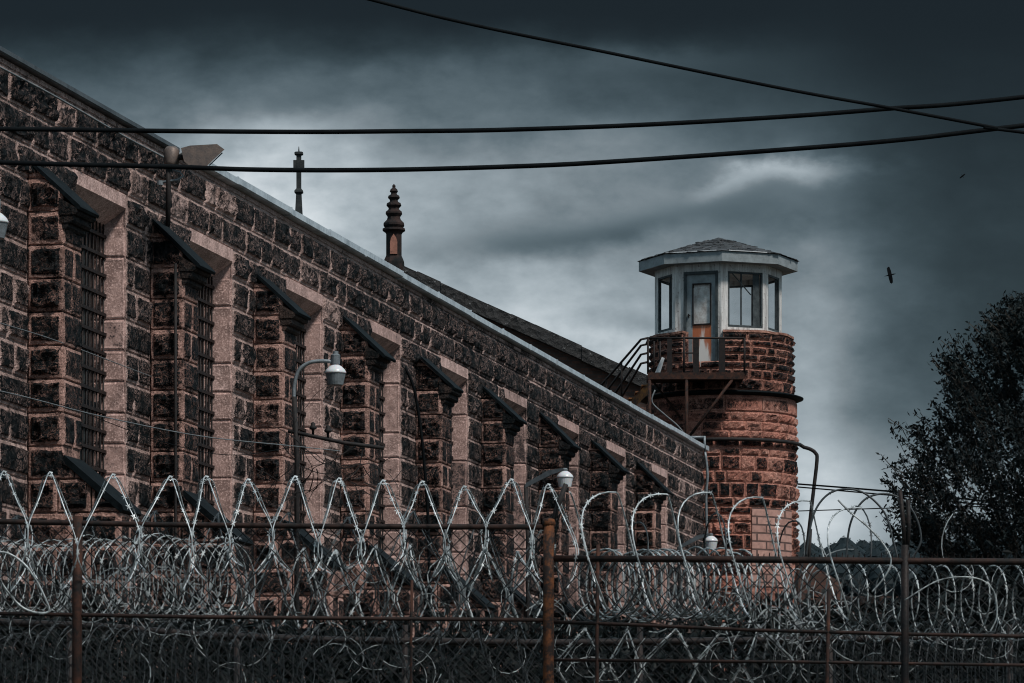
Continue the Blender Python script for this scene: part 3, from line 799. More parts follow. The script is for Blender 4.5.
arch = [(-3.6, 255), (3.6, 255), (3.6, 243), (2.6, 239), (0, 235), (-2.6, 239), (-3.6, 243)]
m.prism([(A1.x + x * sc, at(0, y, YA).z) for x, y in arch][::1], lambda t_, a, b: Vector((a, t_, b)), fy - .03, fy + .02); m.build('niche', M_niche, pn)
m = MB()
prof = [(9.5, 228), (11.2, 225.5), (11, 223.5), (7.5, 220), (6.6, 217), (8.9, 213.8), (8.6, 212), (6, 210), (5.6, 208), (8, 205.5), (7.4, 203.5), (4.6, 202), (4.2, 200), (6.4, 197.8), (5.8, 196), (3.3, 194.5), (3, 193), (4.4, 191.5), (3.6, 189.5), (1.8, 188), (1.6, 186.8), (2, 186), (.3, 184)]
m.lathe([(r * sc, pz(y)) for r, y in prof], (A1.x, YA, at(0, 272, YA).z), 8, PI / 8); m.build('spire', M_ptop, pn)
A2 = gable_hall('stone_hall', (299, 224), (480, 345), 140.0, 20, 'far hall roof peak hidden behind the cell block, under the stone cross', M_dark, M_roofdk)
YB = 139.9; s2 = YB / F
cr = thing('stone_cross', 'slender dark stone cross finial rising behind the gutter, left of the ringed pinnacle', 'cross', (A2.x, YB, at(0, 226, YB).z), 'roof pinnacles')
def lz(y): return (226 - y) * s2
cb_ = (A2.x, YB, at(0, 226, YB).z)
m = MB(); m.lathe([(r * s2, lz(y)) for r, y in ((6.2, 228), (5.2, 214), (3.8, 194), (6.2, 192.5), (6, 191), (3.2, 188.5))], cb_, 4, PI / 4); m.build('base', M_finial, cr)
m = MB(); m.lathe([(r * s2, lz(y)) for r, y in ((3.4, 189), (3.4, 155.5), (6, 154.5), (6, 152.8), (4.4, 152), (1, 151.5), (.4, 146.5))], cb_, 4, PI / 4)
m.box((A2.x, YB, at(0, 164.3, YB).z), (11 * s2, 4.4 * s2, 8 * s2)); m.build('cross_head', M_finial, cr)

# ------------------------------------------------------------------ overhead cables
def cable(pts, Y, r, label, mat=M_cable, Y2=None, name='power_cable', grp='overhead cables'):
    Y2 = Y2 or Y
    us = [p[0] for p in pts]
    P = [at(u, y, Y + (Y2 - Y) * (u - us[0]) / (us[-1] - us[0])) for u, y in pts]
    m = MB(); m.tube(smooth_path(P, 10), r, 7); o = m.build(name, mat)
    return tag(o, label, 'cable', grp)
cable([(-900, 110), (-400, 126), (0, 129), (160, 131), (300, 132), (400, 131.3), (500, 130), (640, 125), (780, 117), (885, 109), (1024, 97), (1500, 40), (2000, -30)], 30, .0165, 'upper of the two nearly level thick black cables across the sky')
cable([(-900, 110), (-400, 148), (0, 162.5), (160, 166.5), (260, 169.8), (380, 170), (500, 167), (600, 162.5), (780, 150), (900, 140), (1024, 125.5), (1500, 70), (2000, -10)], 30, .017, 'lower of the two nearly level thick black cables across the sky')
cable([(-600, -330), (100, -72), (372, 0), (474, 25), (600, 51), (780, 88), (890, 108), (994, 127.5), (1024, 132.5), (1500, 190), (2000, 230)], 29, .0115, 'thinner black cable slanting down from the top edge to the right')
def thin(pts, Y, r, label, mat=M_thin, Y2=None): return cable(pts, Y, r, label, mat, Y2, 'thin_wire', 'thin service wires')
thin([(-200, 262), (0, 323), (60, 342), (147, 375), (150, 376)], 40, .007, 'pale thin wire slanting down the left of the wall to the second buttress', Y2=61.9)
thin([(-200, 350), (0, 391), (100, 416), (200, 436), (293, 446), (340, 451)], 40, .007, 'thin wire sagging across the wall to the lamp pole crossarm', Y2=61.3)
thin([(-200, 330), (0, 388), (60, 404), (160, 441), (230, 455), (293, 447)], 40, .005, 'lower thin dark wire sagging towards the lamp pole crossarm', M_cable, Y2=61.3)
thin([(798, 484), (850, 488), (920, 494), (1024, 504), (1300, 520), (1700, 530)], 112, .022, 'upper thin wire right of the tower running behind the tree', M_cable, Y2=60)
thin([(798, 487), (850, 491.5), (920, 498), (1024, 508), (1300, 525), (1700, 540)], 112, .018, 'second thin wire right of the tower, just under the upper one', M_cable, Y2=60)
thin([(798, 511), (860, 509), (930, 507), (1024, 506), (1300, 500), (1700, 480)], 112, .014, 'lowest thin wire right of the tower, over the distant wood', M_cable, Y2=60)
m = MB(); q = lambda u, y, Y=84.0: at(u, y, Y)
kY = (O0 + D * (3 * PITCH)).y - .9
m.tube(smooth_path([at(u, y, kY) for u, y in ((392, 360), (404, 367), (413, 385), (418, 410), (423, 450), (428, 520), (430, 620))], 5), .028, 6)
tag(m.build('hanging_cable', M_cable), 'black cable hanging down from the fourth buttress cap', 'cable')
# dead vine tangle on the lamp pole
m = MB(); random.seed(21)
for _ in range(26):
    u, y = random.uniform(288, 372), random.uniform(446, 500); p = at(u, y, random.uniform(60.2, 62.0)); pts = [p]; d = Vector((random.uniform(-1, 1), random.uniform(-.5, .5), random.uniform(-.8, .5)))
    for _k in range(9): d = (d + Vector((random.uniform(-.5, .5), random.uniform(-.3, .3), random.uniform(-.5, .45)))).normalized(); p = p + d * .13; pts.append(p)
    m.tube(smooth_path(pts, 3), .009, 4, taper=.4)
tag(m.build('dead_vine', M_pole), 'bare dead vine tangle hanging under the lamp pole crossarm', 'vine', kind='stuff')

# ------------------------------------------------------------------ razor wire and fences
def coil_path(x0, x1, cz, cy, R, p, kind, jit=.1, n=2, lean=0.0, A=0.0, slope=0.0, seed=0, res=26, Rx=None):
    rnd = random.Random(seed); turns = int(round((x1 - x0) / p)); pts = []
    jr = [1 + rnd.uniform(-jit, jit) for _ in range(turns + 2)]; jx = [rnd.uniform(-jit, jit) * p * .9 for _ in range(turns + 2)]; jz = [rnd.uniform(-jit, jit) * R * .5 for _ in range(turns + 2)]
    for i in range(turns * res + 1):
        k = i / res; th_ = 2 * PI * k; a = int(k); f = k - a
        lp = lambda arr: arr[a] * (1 - f) + arr[min(a + 1, turns + 1)] * f
        rr = R * lp(jr); xx = x0 + p * k + lp(jx)
        if kind == 'open':
            xx = x0 + p * k + lp(jx) + .3 * p * (1 - math.cos(th_)) / 2 + .58 * p * min(0, math.sin(th_)) * (1 + .55 * math.cos(th_))
        else:
            xx += A * math.sin(th_)
        pts.append(Vector((xx, cy + rr * math.sin(th_) + lean * math.cos(th_), cz + slope * (xx - x0) + rr * math.cos(th_) + lp(jz))))
    return pts
def concertina_rings(x0, x1, cz, cy, R, p, jit=.1, seed=0, res=32, slope=0.0, A=.05, **kw):
    rnd = random.Random(seed); n = int((x1 - x0) / p); rings = []
    cl = [(rnd.uniform(-jit, jit) * p * 1.4, rnd.uniform(-jit, jit) * R * .45) for _ in range(n + 3)]   # clip offsets shared by neighbours
    for i in range(n):
        s_ = 1 if i % 2 == 0 else -1; pts = []
        # top clip shared with i+1 (even) or i-1 (odd); side clips shared the other way
        ct = cl[i + 1] if s_ == 1 else cl[i]; cs = cl[i] if s_ == 1 else cl[i + 1]
        rr = R * (1 + rnd.uniform(-jit, jit) * .5); sk = rnd.uniform(-.5, .5) * jit * p
        for j in range(res + 1):
            th_ = 2 * PI * j / res; w_ = max(0, math.cos(th_)); top = w_ ** 2
            cz_ = math.cos(th_); zig = 2 * (cz_ + .29) / 1.29 - 1 if cz_ > -.29 else -1 + 1.1 * (-.29 - cz_) / .71
            xx = x0 + p * (i + .5) + s_ * p * .5 * zig + w_ * ct[0] + (1 - w_) * cs[0] + A * R * math.sin(th_) + sk * math.sin(th_ * .5)
            pts.append(Vector((xx, cy + rr * math.sin(th_), cz + slope * (xx - x0) + (R + top * ct[1]) * math.cos(th_) + (rr - R) * math.cos(th_) * (1 - top))))
        rings.append((pts, s_))
    return rings
def barbs(mb, pts, every, size, rnd):
    acc = 0
    for a, b in zip(pts, pts[1:]):
        acc += (b - a).length
        if acc > every:
            acc = 0; d = (b - a).normalized(); o = d.orthogonal().normalized(); o = (o * math.cos(rnd * 7) + d.cross(o) * math.sin(rnd * 7)); rnd += 1.3
            c = b; i0 = [mb.vert(c - d * size * 1.1 + o * size * .25), mb.vert(c - d * size * .35), mb.vert(c + d * size * 1.1 + o * size * .25), mb.vert(c + d * size * .35)]
            i1 = [mb.vert(c - d * size * .9 - o * size * .8), mb.vert(c + d * size * .9 - o * size * .8), mb.vert(c - d * size * .9 + o * size * .8), mb.vert(c + d * size * .9 + o * size * .8)]
            mb.face((i0[1], i1[0], i0[3])); mb.face((i0[1], i0[3], i1[1])); mb.face((i0[1], i0[3], i1[2])); mb.face((i0[1], i1[3], i0[3]))
def coil(x0, x1, cz, cy, R, p, kind, r, mat, label, every=.055, bs=.019, **kw):
    m = MB()
    if kind == 'concertina':
        for i, (pts, s_) in enumerate(concertina_rings(x0, x1, cz, cy, R, p, **kw)):
            m.tube(pts, r, 5); barbs(m, pts, every, bs, i * .37)
            if s_ == 1: m.lathe([(r * 2.2, -.012), (r * 2.2, .008)], pts[0], 6)
    else:
        pts = coil_path(x0, x1, cz, cy, R, p, kind, **kw); m.tube(pts, r, 5); barbs(m, pts, every, bs, .3)
    return tag(m.build('razor_wire_coil', mat), label, 'razor wire', 'razor wire coils on and behind the fences')
FYN = 24.0; K = F / FYN
fx = lambda u: (u - CU) / K
fz_ = lambda y: (CV - y) / K
# front coil, left part: pointed loops clipped together
def clipped_coil(apex, Y, r, mat, label, seed):
    # apex: clip points along the top of the coil (u, y); neighbouring loops are clipped together there and at the waist
    rnd = random.Random(seed); m = MB(); n = len(apex)
    waist = [((apex[i][0] + apex[i + 1][0]) / 2 + rnd.uniform(-4, 4), rnd.uniform(528, 550)) for i in range(n - 1)]
    for i in range(1, n - 1):
        for sg in (-1, 1):
            w = waist[i - 1] if sg < 0 else waist[i]; a = apex[i]; dep = rnd.uniform(.22, .30)
            bot = (w[0] + rnd.uniform(6, 20) * -sg, rnd.uniform(566, 592)); ctr = []
            key = [(a[0], a[1], 0), (a[0] + sg * 2.5, a[1] + 1.5, .05), (a[0] + sg * abs(w[0] - a[0]) * .50, a[1] + (w[1] - a[1]) * .45, dep * .8), (w[0], w[1], dep), ((w[0] * 2 + bot[0]) / 3, (w[1] + bot[1]) / 2 + 4, dep * .8), (bot[0], bot[1], 0)]
            front = [at(u, y, Y - d) for u, y, d in key]
            back = [at(u + rnd.uniform(-1.5, 1.5) + 3 * sg, y + 2, Y + d) for u, y, d in key[1:-1]]
            loop = front + back[::-1] + [front[0] + Vector((0, .01, -.012))]
            P = smooth_path(loop, 6); m.tube(P, r, 5); barbs(m, P, .062, .017, i * .37 + sg)
        c = at(a[0], a[1], Y); m.tube([c + Vector((-.012, -.01, -.006)), c + Vector((.0, -.012, .008)), c + Vector((.016, -.01, .004))], r * 1.8, 5)
    return tag(m.build('razor_wire_coil', mat), label, 'razor wire', 'razor wire coils on and behind the fences')
clipped_coil([(-90, 476), (-40, 474), (4, 473), (50, 474), (113, 476), (170, 478), (206, 478), (248, 481), (295, 478), (339, 480), (383, 482), (422, 483), (464, 488), (511, 481), (548, 486), (600, 486)], FYN + .14, .0034, M_razor, 'bright razor wire coil in pointed loops along the top of the left fence', 3)
# front coil, right part: open stretched loops
coil(fx(567), fx(567) + .268 * 6, fz_(547), FYN + .1, .315, .268, 'open', .0046, M_razor, 'bright razor wire coil in wide open loops above the right fence rail', jit=.07, slope=-.05, seed=5, res=36)
coil(fx(560), fx(850), fz_(562), FYN + .55, .30, .42, 'slack', .0045, M_razor3, 'dark slack razor wire coil behind the wide open loops', jit=.12, A=-.14, seed=15, res=30)
# row below
coil(fx(210), fx(560), fz_(583), FYN + .35, .21, .10, 'concertina', .0048, M_razor2, 'smaller razor wire coil below the top rail between the centre post and the dense roll', jit=.22, seed=8)
coil(fx(-180), fx(560), fz_(560), FYN + 1.5, .36, .19, 'concertina', .004, M_razor3, 'dark razor wire coil just behind the left fence top', jit=.15, seed=9)
coil(fx(-190), fx(232), fz_(569), FYN + .75, .215, .050, 'slack', .0034, M_razor2, 'dense tightly wound razor wire roll behind the left fence', jit=.12, A=.11, seed=11, every=.06, bs=.018)
coil(fx(600), fx(745), fz_(578), FYN + .6, .185, .036, 'slack', .0052, M_razor2, 'dense razor wire roll behind the rail between the centre post and the tower', jit=.18, A=-.11, seed=12, every=.07)
coil(fx(745), fx(830), fz_(590), FYN + .7, .20, .085, 'slack', .0048, M_razor2, 'loose razor wire roll in front of the tower foot', jit=.2, A=.06, seed=13)
coil(fx(828), fx(1180), fz_(597), FYN + .5, .21, .095, 'slack', .0045, M_razor2, 'razor wire roll sagging below the rail at the right edge', jit=.14, A=-.08, seed=14)
coil(fx(555), fx(800), fz_(655), FYN + .4, .17, .13, 'concertina', .0042, M_razor2, 'low razor wire coil near the bottom between the centre post and the tower', jit=.25, seed=17)
coil(fx(765), fx(1180), fz_(668), FYN + .6, .26, .05, 'slack', .0038, M_razor3, 'low dense razor wire roll at the bottom right', jit=.2, A=.08, seed=18)
coil(fx(-180), fx(300), fz_(660), FYN + .6, .2, .06, 'slack', .0034, M_razor3, 'low dark razor wire roll at the bottom left', jit=.25, A=.07, seed=19)
coil(fx(290), fx(560), fz_(660), FYN + .5, .19, .11, 'concertina', .0038, M_razor3, 'low dim razor wire coil at the bottom left of the centre post', jit=.25, seed=20)
# one loose loop at the left edge and one at the right
def loose(pts, Y, r, mat, label):
    P = [at(u, y, Y) for u, y in pts]; P = smooth_path(P, 8); m = MB(); m.tube(P, r, 6); barbs(m, P, .09, .015, .2)
    return tag(m.build('loose_razor_wire', mat), label, 'razor wire', 'loose razor wire strands')
loose([(-40, 585), (-20, 560), (2, 552), (22, 562), (36, 580), (46, 600), (49, 611), (38, 613), (22, 607), (8, 592), (-2, 574), (0, 556)], 23.7, .006, M_razor2, 'thick bright loop of razor wire hanging at the left edge')
loose([(838, 500), (850, 512), (868, 527), (884, 545), (891, 560), (886, 575), (872, 592)], 23.8, .005, M_razor2, 'slack strand curving down past the rail left of the dark right post')
loose([(806, 556), (812, 520), (822, 500), (838, 490), (862, 492), (884, 512), (893, 540), (898, 560)], 24.5, .006, M_razor3, 'dark wire arch between the drop pipe and the right post')
loose([(846, 560), (850, 525), (862, 502), (880, 494), (900, 498), (915, 515), (921, 540), (912, 558)], 24.6, .006, M_razor3, 'dark wire arch leaning around the right post top')
loose([(905, 600), (940, 580), (975, 578), (993, 590), (997, 615), (990, 632)], 23.8, .0042, M_razor2, 'pale wire curve below the rail right of the dark post')
random.seed(33)
m = MB()
for (ua, ub, ya, yb, n_) in ((0, 545, 560, 683, 50), (555, 1024, 575, 683, 60), (60, 225, 575, 612, 40), (740, 830, 600, 640, 30)):
    for _ in range(n_):
        u, y = random.uniform(ua, ub), random.uniform(ya, yb); Y = FYN + random.uniform(.2, 2.0); p = at(u, y, Y); a = random.uniform(0, 2 * PI); pts = [p]; cu = random.choice((-1, 1)) * random.uniform(.15, .5)
        for _k in range(random.randint(4, 8)): a += cu; p = p + Vector((math.cos(a), random.uniform(-.2, .2), math.sin(a))) * .05; pts.append(p)
        m.tube(pts, random.uniform(.0025, .0045), 4)
tag(m.build('wire_tangle', M_razor2), 'tangle of cut wire ends caught in and behind the fence', 'wire tangle', kind='stuff')

def chain_link(x0, x1, z0, z1, Y, step=.072, r=.003):
    m = MB(); H = z1 - z0; n = int((x1 - x0 + H) / step)
    for i in range(n):
        for sg in (1, -1):
            a = x0 - (H if sg == 1 else 0) + i * step if sg == 1 else x0 + i * step
            pa, pb = (a, z0), (a + sg * H, z1)
            # clip to x0..x1
            (xa, za), (xb, zb) = pa, pb
            t0, t1 = 0.0, 1.0
            dx = xb - xa
            for lim, s_ in ((x0, 1), (x1, -1)):
                if s_ * dx > 0: t0 = max(t0, (lim - xa) / dx) if s_ == 1 else t0; 
                if dx > 0: 
                    if s_ == 1: t0 = max(t0, (lim - xa) / dx)
                    else: t1 = min(t1, (lim - xa) / dx)
                else:
                    if s_ == 1: t1 = min(t1, (lim - xa) / dx)
                    else: t0 = max(t0, (lim - xa) / dx)
            if t1 - t0 < .01: continue
            ns = max(1, int((t1 - t0) * H / .3)); pts = []
            for k in range(ns + 1):
                t = t0 + (t1 - t0) * k / ns; pts.append(Vector((xa + dx * t + random.uniform(-.004, .004), Y + sg * .003, za + (zb - za) * t)))
            m.tube(pts, r, 3, cap=False)
    return m
def tubes(lst, r, mat, name, parent, n=8):
    for P in lst:
        m = MB(); m.tube(P, r, n); m.build(name, mat, parent)
lf = thing('chain_link_fence', 'left chain link fence panel with a thin rusty top rail, left of the centre post', 'fence', (fx(190), FYN, GZ), 'chain link fences')
q = lambda u, y, Y=FYN: at(u, y, Y)
tubes([[q(-200, 519), q(0, 521.5), q(150, 524.5), q(350, 526.5), q(548, 527)]], .015, M_rail, 'top_rail', lf)
tubes([[q(-200, 610), q(200, 617), q(548, 620)]], .011, M_rail, 'middle_rail', lf)
tubes([[q(78, 516), q(77, 600), Vector((fx(77), FYN, GZ))]], .027, M_rust, 'post', lf)
tubes([[q(412, 580), q(411, 640), Vector((fx(411), FYN, GZ))]], .008, M_rust, 'post', lf)
chain_link(fx(-200), fx(547), GZ, fz_(526), FYN + .03).build('mesh', M_link, lf)
cf = thing('fence_post', 'thick orange rusty fence post with an arm leaning right, in the centre', 'post', (fx(549), FYN, GZ))
tubes([[q(549, 524), q(548.5, 600), Vector((fx(548), FYN, GZ))]], .031, M_orange, 'shaft', cf, 12)
tubes([[q(550, 530), q(558, 505), q(566, 484)]], .014, M_pole, 'arm', cf)
m = MB(); m.lathe([(.03, 0), (.037, .01), (.034, .035), (.012, .045)], q(549, 526), 12, sm=True); m.build('cap', M_orange, cf)
rf_ = thing('chain_link_fence', 'right chain link fence panel with a thick dark top rail, right of the centre post', 'fence', (fx(800), FYN, GZ), 'chain link fences')
tubes([[q(553, 558.5), q(750, 559.5), q(905, 561), q(1230, 563)]], .0185, M_rail, 'top_rail', rf_)
tubes([[q(553, 622), q(640, 625), q(750, 630), q(905, 634), q(1230, 640)]], .010, M_rail, 'middle_rail', rf_)
tubes([[q(553, 660), q(800, 662), q(1230, 668)]], .009, M_rail, 'lower_rail', rf_)
tubes([[q(598, 545), q(597, 640), Vector((fx(597), FYN, GZ))], [q(829, 590), q(827, 683), Vector((fx(827), FYN, GZ))]], .010, M_rust, 'stay', rf_)
tubes([[q(905, 545), q(905, 640), Vector((fx(905), FYN, GZ))]], .022, M_iron, 'post', rf_)
tubes([[q(905, 550), q(903, 520), q(900, 490)], [q(907, 550), q(909, 525), q(908, 500)]], .012, M_iron, 'arm', rf_)
m = MB()
for i in range(120):
    u = 556 + i * 5.6; m.tube([q(u, 562), q(u + 1, 554 + random.uniform(-1.5, 2))], .003, 3)
m.build('top_barb', M_rail, rf_)
chain_link(fx(553), fx(1230), GZ, fz_(560), FYN + .03).build('mesh', M_link, rf_)
# second fence a few metres behind
Y2 = 27.5; q2 = lambda u, y: at(u, y, Y2)
bf = thing('chain_link_fence', 'inner chain link fence with a sagging dark rail, low behind the front one', 'fence', (at(500, 0, Y2).x, Y2, GZ), 'chain link fences')
tubes([[q2(-200, 617), q2(0, 622), q2(110, 627), q2(200, 635), q2(330, 640), q2(548, 643), q2(800, 640), q2(1250, 632)]], .024, M_iron, 'top_rail', bf)
tubes([[q2(u, 625), Vector((at(u, 0, Y2).x, Y2, GZ))] for u in (70, 237, 405, 640, 830, 1010)], .02, M_iron, 'post', bf)
chain_link(at(-200, 0, Y2).x, at(1250, 0, Y2).x, GZ, at(0, 640, Y2).z, Y2 + .03, .085, .003).build('mesh', M_link, bf)

# ------------------------------------------------------------------ vegetation
def leaf_quad(m, c, s, rnd):
    d = Vector((rnd.uniform(-1, 1), rnd.uniform(-1, 1), rnd.uniform(-1, 1)))
    if d.length < .1: d = Vector((0, 0, 1))
    d.normalize(); o = d.orthogonal().normalized(); a = rnd.uniform(0, 6.28); o = (o * math.cos(a) + d.cross(o) * math.sin(a)); b = d.cross(o); v = rnd.random()
    bk = (0, v, v); w = s * .42
    i = [m.vert(c - o * s, bk), m.vert(c + b * w + d * w * .3, bk), m.vert(c + o * s, bk), m.vert(c - b * w + d * w * .3, bk)]
    m.face((i[0], i[1], i[2])); m.face((i[0], i[2], i[3]))
def make_tree():
    rnd = random.Random(5); Y = 96.0; base = Vector((at(1076, 0, Y).x, Y, GZ)); s = Y / F
    t = thing('leafy_tree', 'dark leafy tree with ragged sky gaps filling the right edge', 'tree', base)
    tr = MB(); cl = []
    def branch(p, d, ln, r, lev):
        pts = [p]; n = 5
        for i in range(n):
            d = (d + Vector((rnd.uniform(-.16, .16), rnd.uniform(-.16, .16), rnd.uniform(-.02, .14)))).normalized(); p = p + d * ln / n; pts.append(p)
        tr.tube(pts, r, 6 if lev < 2 else 4, taper=.5)
        if lev >= 3:
            for q_ in pts[1:]: cl.append((q_, ln))
            return
        for i in range(5 if lev else 11):
            f = rnd.uniform(.25, 1); q_ = pts[min(n, int(f * n) )]
            a = rnd.uniform(0, 2 * PI); e = rnd.uniform(.25, .95)
            nd = (d * e + Vector((math.cos(a), math.sin(a), rnd.uniform(-.1, .35)))).normalized(); branch(q_, nd, ln * rnd.uniform(.34, .48), r * .5, lev + 1)
    branch(base, Vector((0, 0, 1)), 7.0, .22, 0)
    cr_ = MB()
    prof = [(285, .3), (310, 1.35), (340, 1.8), (360, 2.5), (385, 3.0), (425, 3.25), (440, 3.8), (500, 3.9), (560, 3.75), (600, 3.5), (640, 3.0)]
    def rad(y):
        for (y0, r0), (y1, r1) in zip(prof, prof[1:]):
            if y0 <= y <= y1: return r0 + (r1 - r0) * (y - y0) / (y1 - y0)
        return 0
    n_ = 0
    while n_ < 3900:
        y = rnd.uniform(286, 640); a = rnd.uniform(0, 2 * PI); R = rad(y) * (1 + .17 * noise.noise(Vector((math.cos(a) * 2, math.sin(a) * 2, y / 30)))) ; f = rnd.random() ** .45
        c = Vector((base.x + R * f * math.cos(a), Y + R * f * math.sin(a), (CV - y) * s))
        if noise.noise(c * .95) + .5 * noise.noise(c * 2.3) < (.03 if y < 420 else -.01): continue
        n_ += 1; out = Vector((math.cos(a) * .5, math.sin(a) * .5, rnd.uniform(.3, 1.1))).normalized(); ln = rnd.uniform(.2, .75)
        tr.tube([c - out * .25, c + out * ln], .008, 3, cap=False)
        for _ in range(20):
            v = Vector((rnd.gauss(0, 1), rnd.gauss(0, 1), rnd.gauss(0, 1))) * .065; leaf_quad(cr_, c + out * ln * rnd.random() + v, rnd.uniform(.042, .082), rnd)
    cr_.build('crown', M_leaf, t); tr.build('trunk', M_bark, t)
    print('tree clumps', len(cl), max(c[0].z for c in cl))
make_tree()
# scrub behind the fences; its left part is added to stand in for shade
rnd = random.Random(9); m = MB()
for _ in range(2300):
    u = rnd.uniform(-250, 1300); Y = rnd.uniform(34, 44)
    top = 634 + 16 * noise.noise(Vector((u / 60, 0, 0))) - (16 if u < 240 else 0) - (14 if u > 700 else 0)
    y = top + 120 * rnd.random() ** 1.2; c = at(u, y, Y)
    for _k in range(16): leaf_quad(m, c + Vector((rnd.gauss(0, .16), rnd.gauss(0, .2), rnd.gauss(0, .11))), rnd.uniform(.035, .07), rnd)
for _ in range(700):
    u = rnd.uniform(-250, 1300); Y = rnd.uniform(34, 44); b_ = Vector((at(u, 0, Y).x, Y, GZ)); tp = at(u, 615 + 50 * rnd.random(), Y)
    m.tube([b_, b_.lerp(tp, .5) + Vector((rnd.gauss(0, .1), 0, 0)), tp], .012, 3, taper=.4)
tag(m.build('shade_scrub', M_bush), 'dark scrub between the fences and the cell block, its left part added to stand in for shade', 'scrub', kind='stuff')
rnd = random.Random(10); m = MB()
for _ in range(1300):
    u = rnd.uniform(770, 1300); Y = rnd.uniform(84, 94)
    top = 612 - 40 * max(0, min(1, (u - 910) / 50)) + 12 * noise.noise(Vector((u / 25, 5, 0)))
    c = at(u, top + 150 * rnd.random(), Y)
    for _k in range(14): leaf_quad(m, c + Vector((rnd.gauss(0, .35), rnd.gauss(0, .4), rnd.gauss(0, .25))), rnd.uniform(.07, .13), rnd)
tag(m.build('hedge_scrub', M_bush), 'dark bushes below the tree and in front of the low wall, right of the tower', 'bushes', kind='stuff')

# ------------------------------------------------------------------ ground, hill, far wood
m = MB(); S = 4000
for x, y in ((-S, -S), (S, -S), (S, S), (-S, S)): m.vert((x, y, GZ))
m.face((0, 1, 2, 3)); struct(m.build('ground', M_ground, origin=(0, 0, GZ)))
def hill_z(x, y):
    t = max(0, min(1, (y - 170) / 560)); t = t * t * (3 - 2 * t)
    return GZ - .5 + t * (43 + 3 * noise.noise(Vector((x / 60, y / 90, 0))) + (x + 50) * .01)
m = MB(); nx, ny = 60, 40
for j in range(ny + 1):
    for i in range(nx + 1):
        x = -500 + 1000 * i / nx; y = 150 + 800 * j / ny; m.vert((x, y, hill_z(x, y)))
for j in range(ny):
    for i in range(nx): a_ = j * (nx + 1) + i; m.face((a_, a_ + 1, a_ + nx + 2, a_ + nx + 1), True)
struct(m.build('hill', M_hill, origin=(0, 150, GZ)))
rnd = random.Random(4); m = MB()
for _ in range(1000):
    x = rnd.uniform(10, 150); y = rnd.uniform(600, 740); zb = hill_z(x, y) - 1; h = rnd.uniform(4.5, 6.6) + (1.6 if rnd.random() < .08 else 0); w_ = h * rnd.uniform(.38, .55)
    m.tube([Vector((x, y, zb - .5)), Vector((x, y, zb + h * .8))], .2, 4, taper=.3)
    ph = rnd.random() * 99; g_ = []
    for j in range(7):
        t = j / 6; rr0 = w_ * math.sin(PI * min(1, t * .9 + .06)) ** .8 * .85; row = []
        for i in range(8):
            a = 2 * PI * i / 8; rr = rr0 * (1 + .5 * noise.noise(Vector((math.cos(a) * 1.5, math.sin(a) * 1.5, t * 4 + ph))))
            row.append(m.vert((x + rr * math.cos(a), y + rr * math.sin(a), zb + h * (.12 + .85 * t)), (0, rnd.random(), 0)))
        g_.append(row)
    for A_, B_ in zip(g_, g_[1:]):
        for i in range(8): m.face((A_[i], A_[(i + 1) % 8], B_[(i + 1) % 8], B_[i]))
    for _k in range(130):
        t = rnd.random(); rr = w_ * (math.sin(PI * min(1, (t * .9 + .06))) ** .8) * rnd.uniform(.7, 1.05)
        a = rnd.uniform(0, 6.28); leaf_quad(m, Vector((x + rr * math.cos(a), y + rr * math.sin(a), zb + h * (.12 + .88 * t))), rnd.uniform(.10, .24), rnd)
tag(m.build('far_wood', M_far), 'hazy dark wood along the distant hill right of the tower', 'wood', kind='stuff')

# ------------------------------------------------------------------ birds
def bird(u, y, Y, span, roll, label):
    c = at(u, y, Y); t = thing('bird', label, 'bird', c, 'birds in the sky'); WORLD[t.name] = c
    ca, sa = math.cos(roll), math.sin(roll)
    R_ = lambda x, yy, zz: c + Vector((x * ca - zz * sa, yy, x * sa + zz * ca))
    m = MB(); bl = span * .68
    pts = [R_(-bl / 2, 0, 0), R_(-bl * .3, 0, 0), R_(0, 0, .0), R_(bl * .3, 0, 0), R_(bl * .5, 0, .0)]
    rad = [.08, .3, .6, .45, .1]; rings = []
    for p_, r_ in zip(pts, rad):
        rings.append([m.vert(p_ + Vector((0, math.cos(k * PI / 3) * r_ * span * .07, math.sin(k * PI / 3) * r_ * span * .09))) for k in range(6)])
    for a, b in zip(rings, rings[1:]):
        for k in range(6): m.face((a[k], a[(k + 1) % 6], b[(k + 1) % 6], b[k]), True)
    m.face(rings[0][::-1]); m.face(rings[-1]); m.build('body', M_bird, t)
    for sg in (1, -1):
        m = MB(); w = span * .5; ch = span * .10
        poly = [(-ch, 0), (ch, 0), (ch * 1.05, w * .45), (ch * .7, w * .9), (0, w), (-ch * .8, w * .85), (-ch, w * .4)]
        top = [m.vert(R_(a, -.02 + abs(b) * .15, sg * b)) for a, b in poly]; bot = [m.vert(R_(a, .02 + abs(b) * .15, sg * b)) for a, b in poly]
        m.face(top[::sg]); m.face(bot[::-sg]); n = len(poly)
        for i in range(n): m.face((top[i], top[(i + 1) % n], bot[(i + 1) % n], bot[i]))
        m.build('wing', M_bird, t)
bird(890, 275, 60, .235, .22, 'dark bird banking with spread wings right of the tower roof')
bird(962.5, 176, 120, .19, -.9, 'tiny distant bird near the top right, higher than the other')

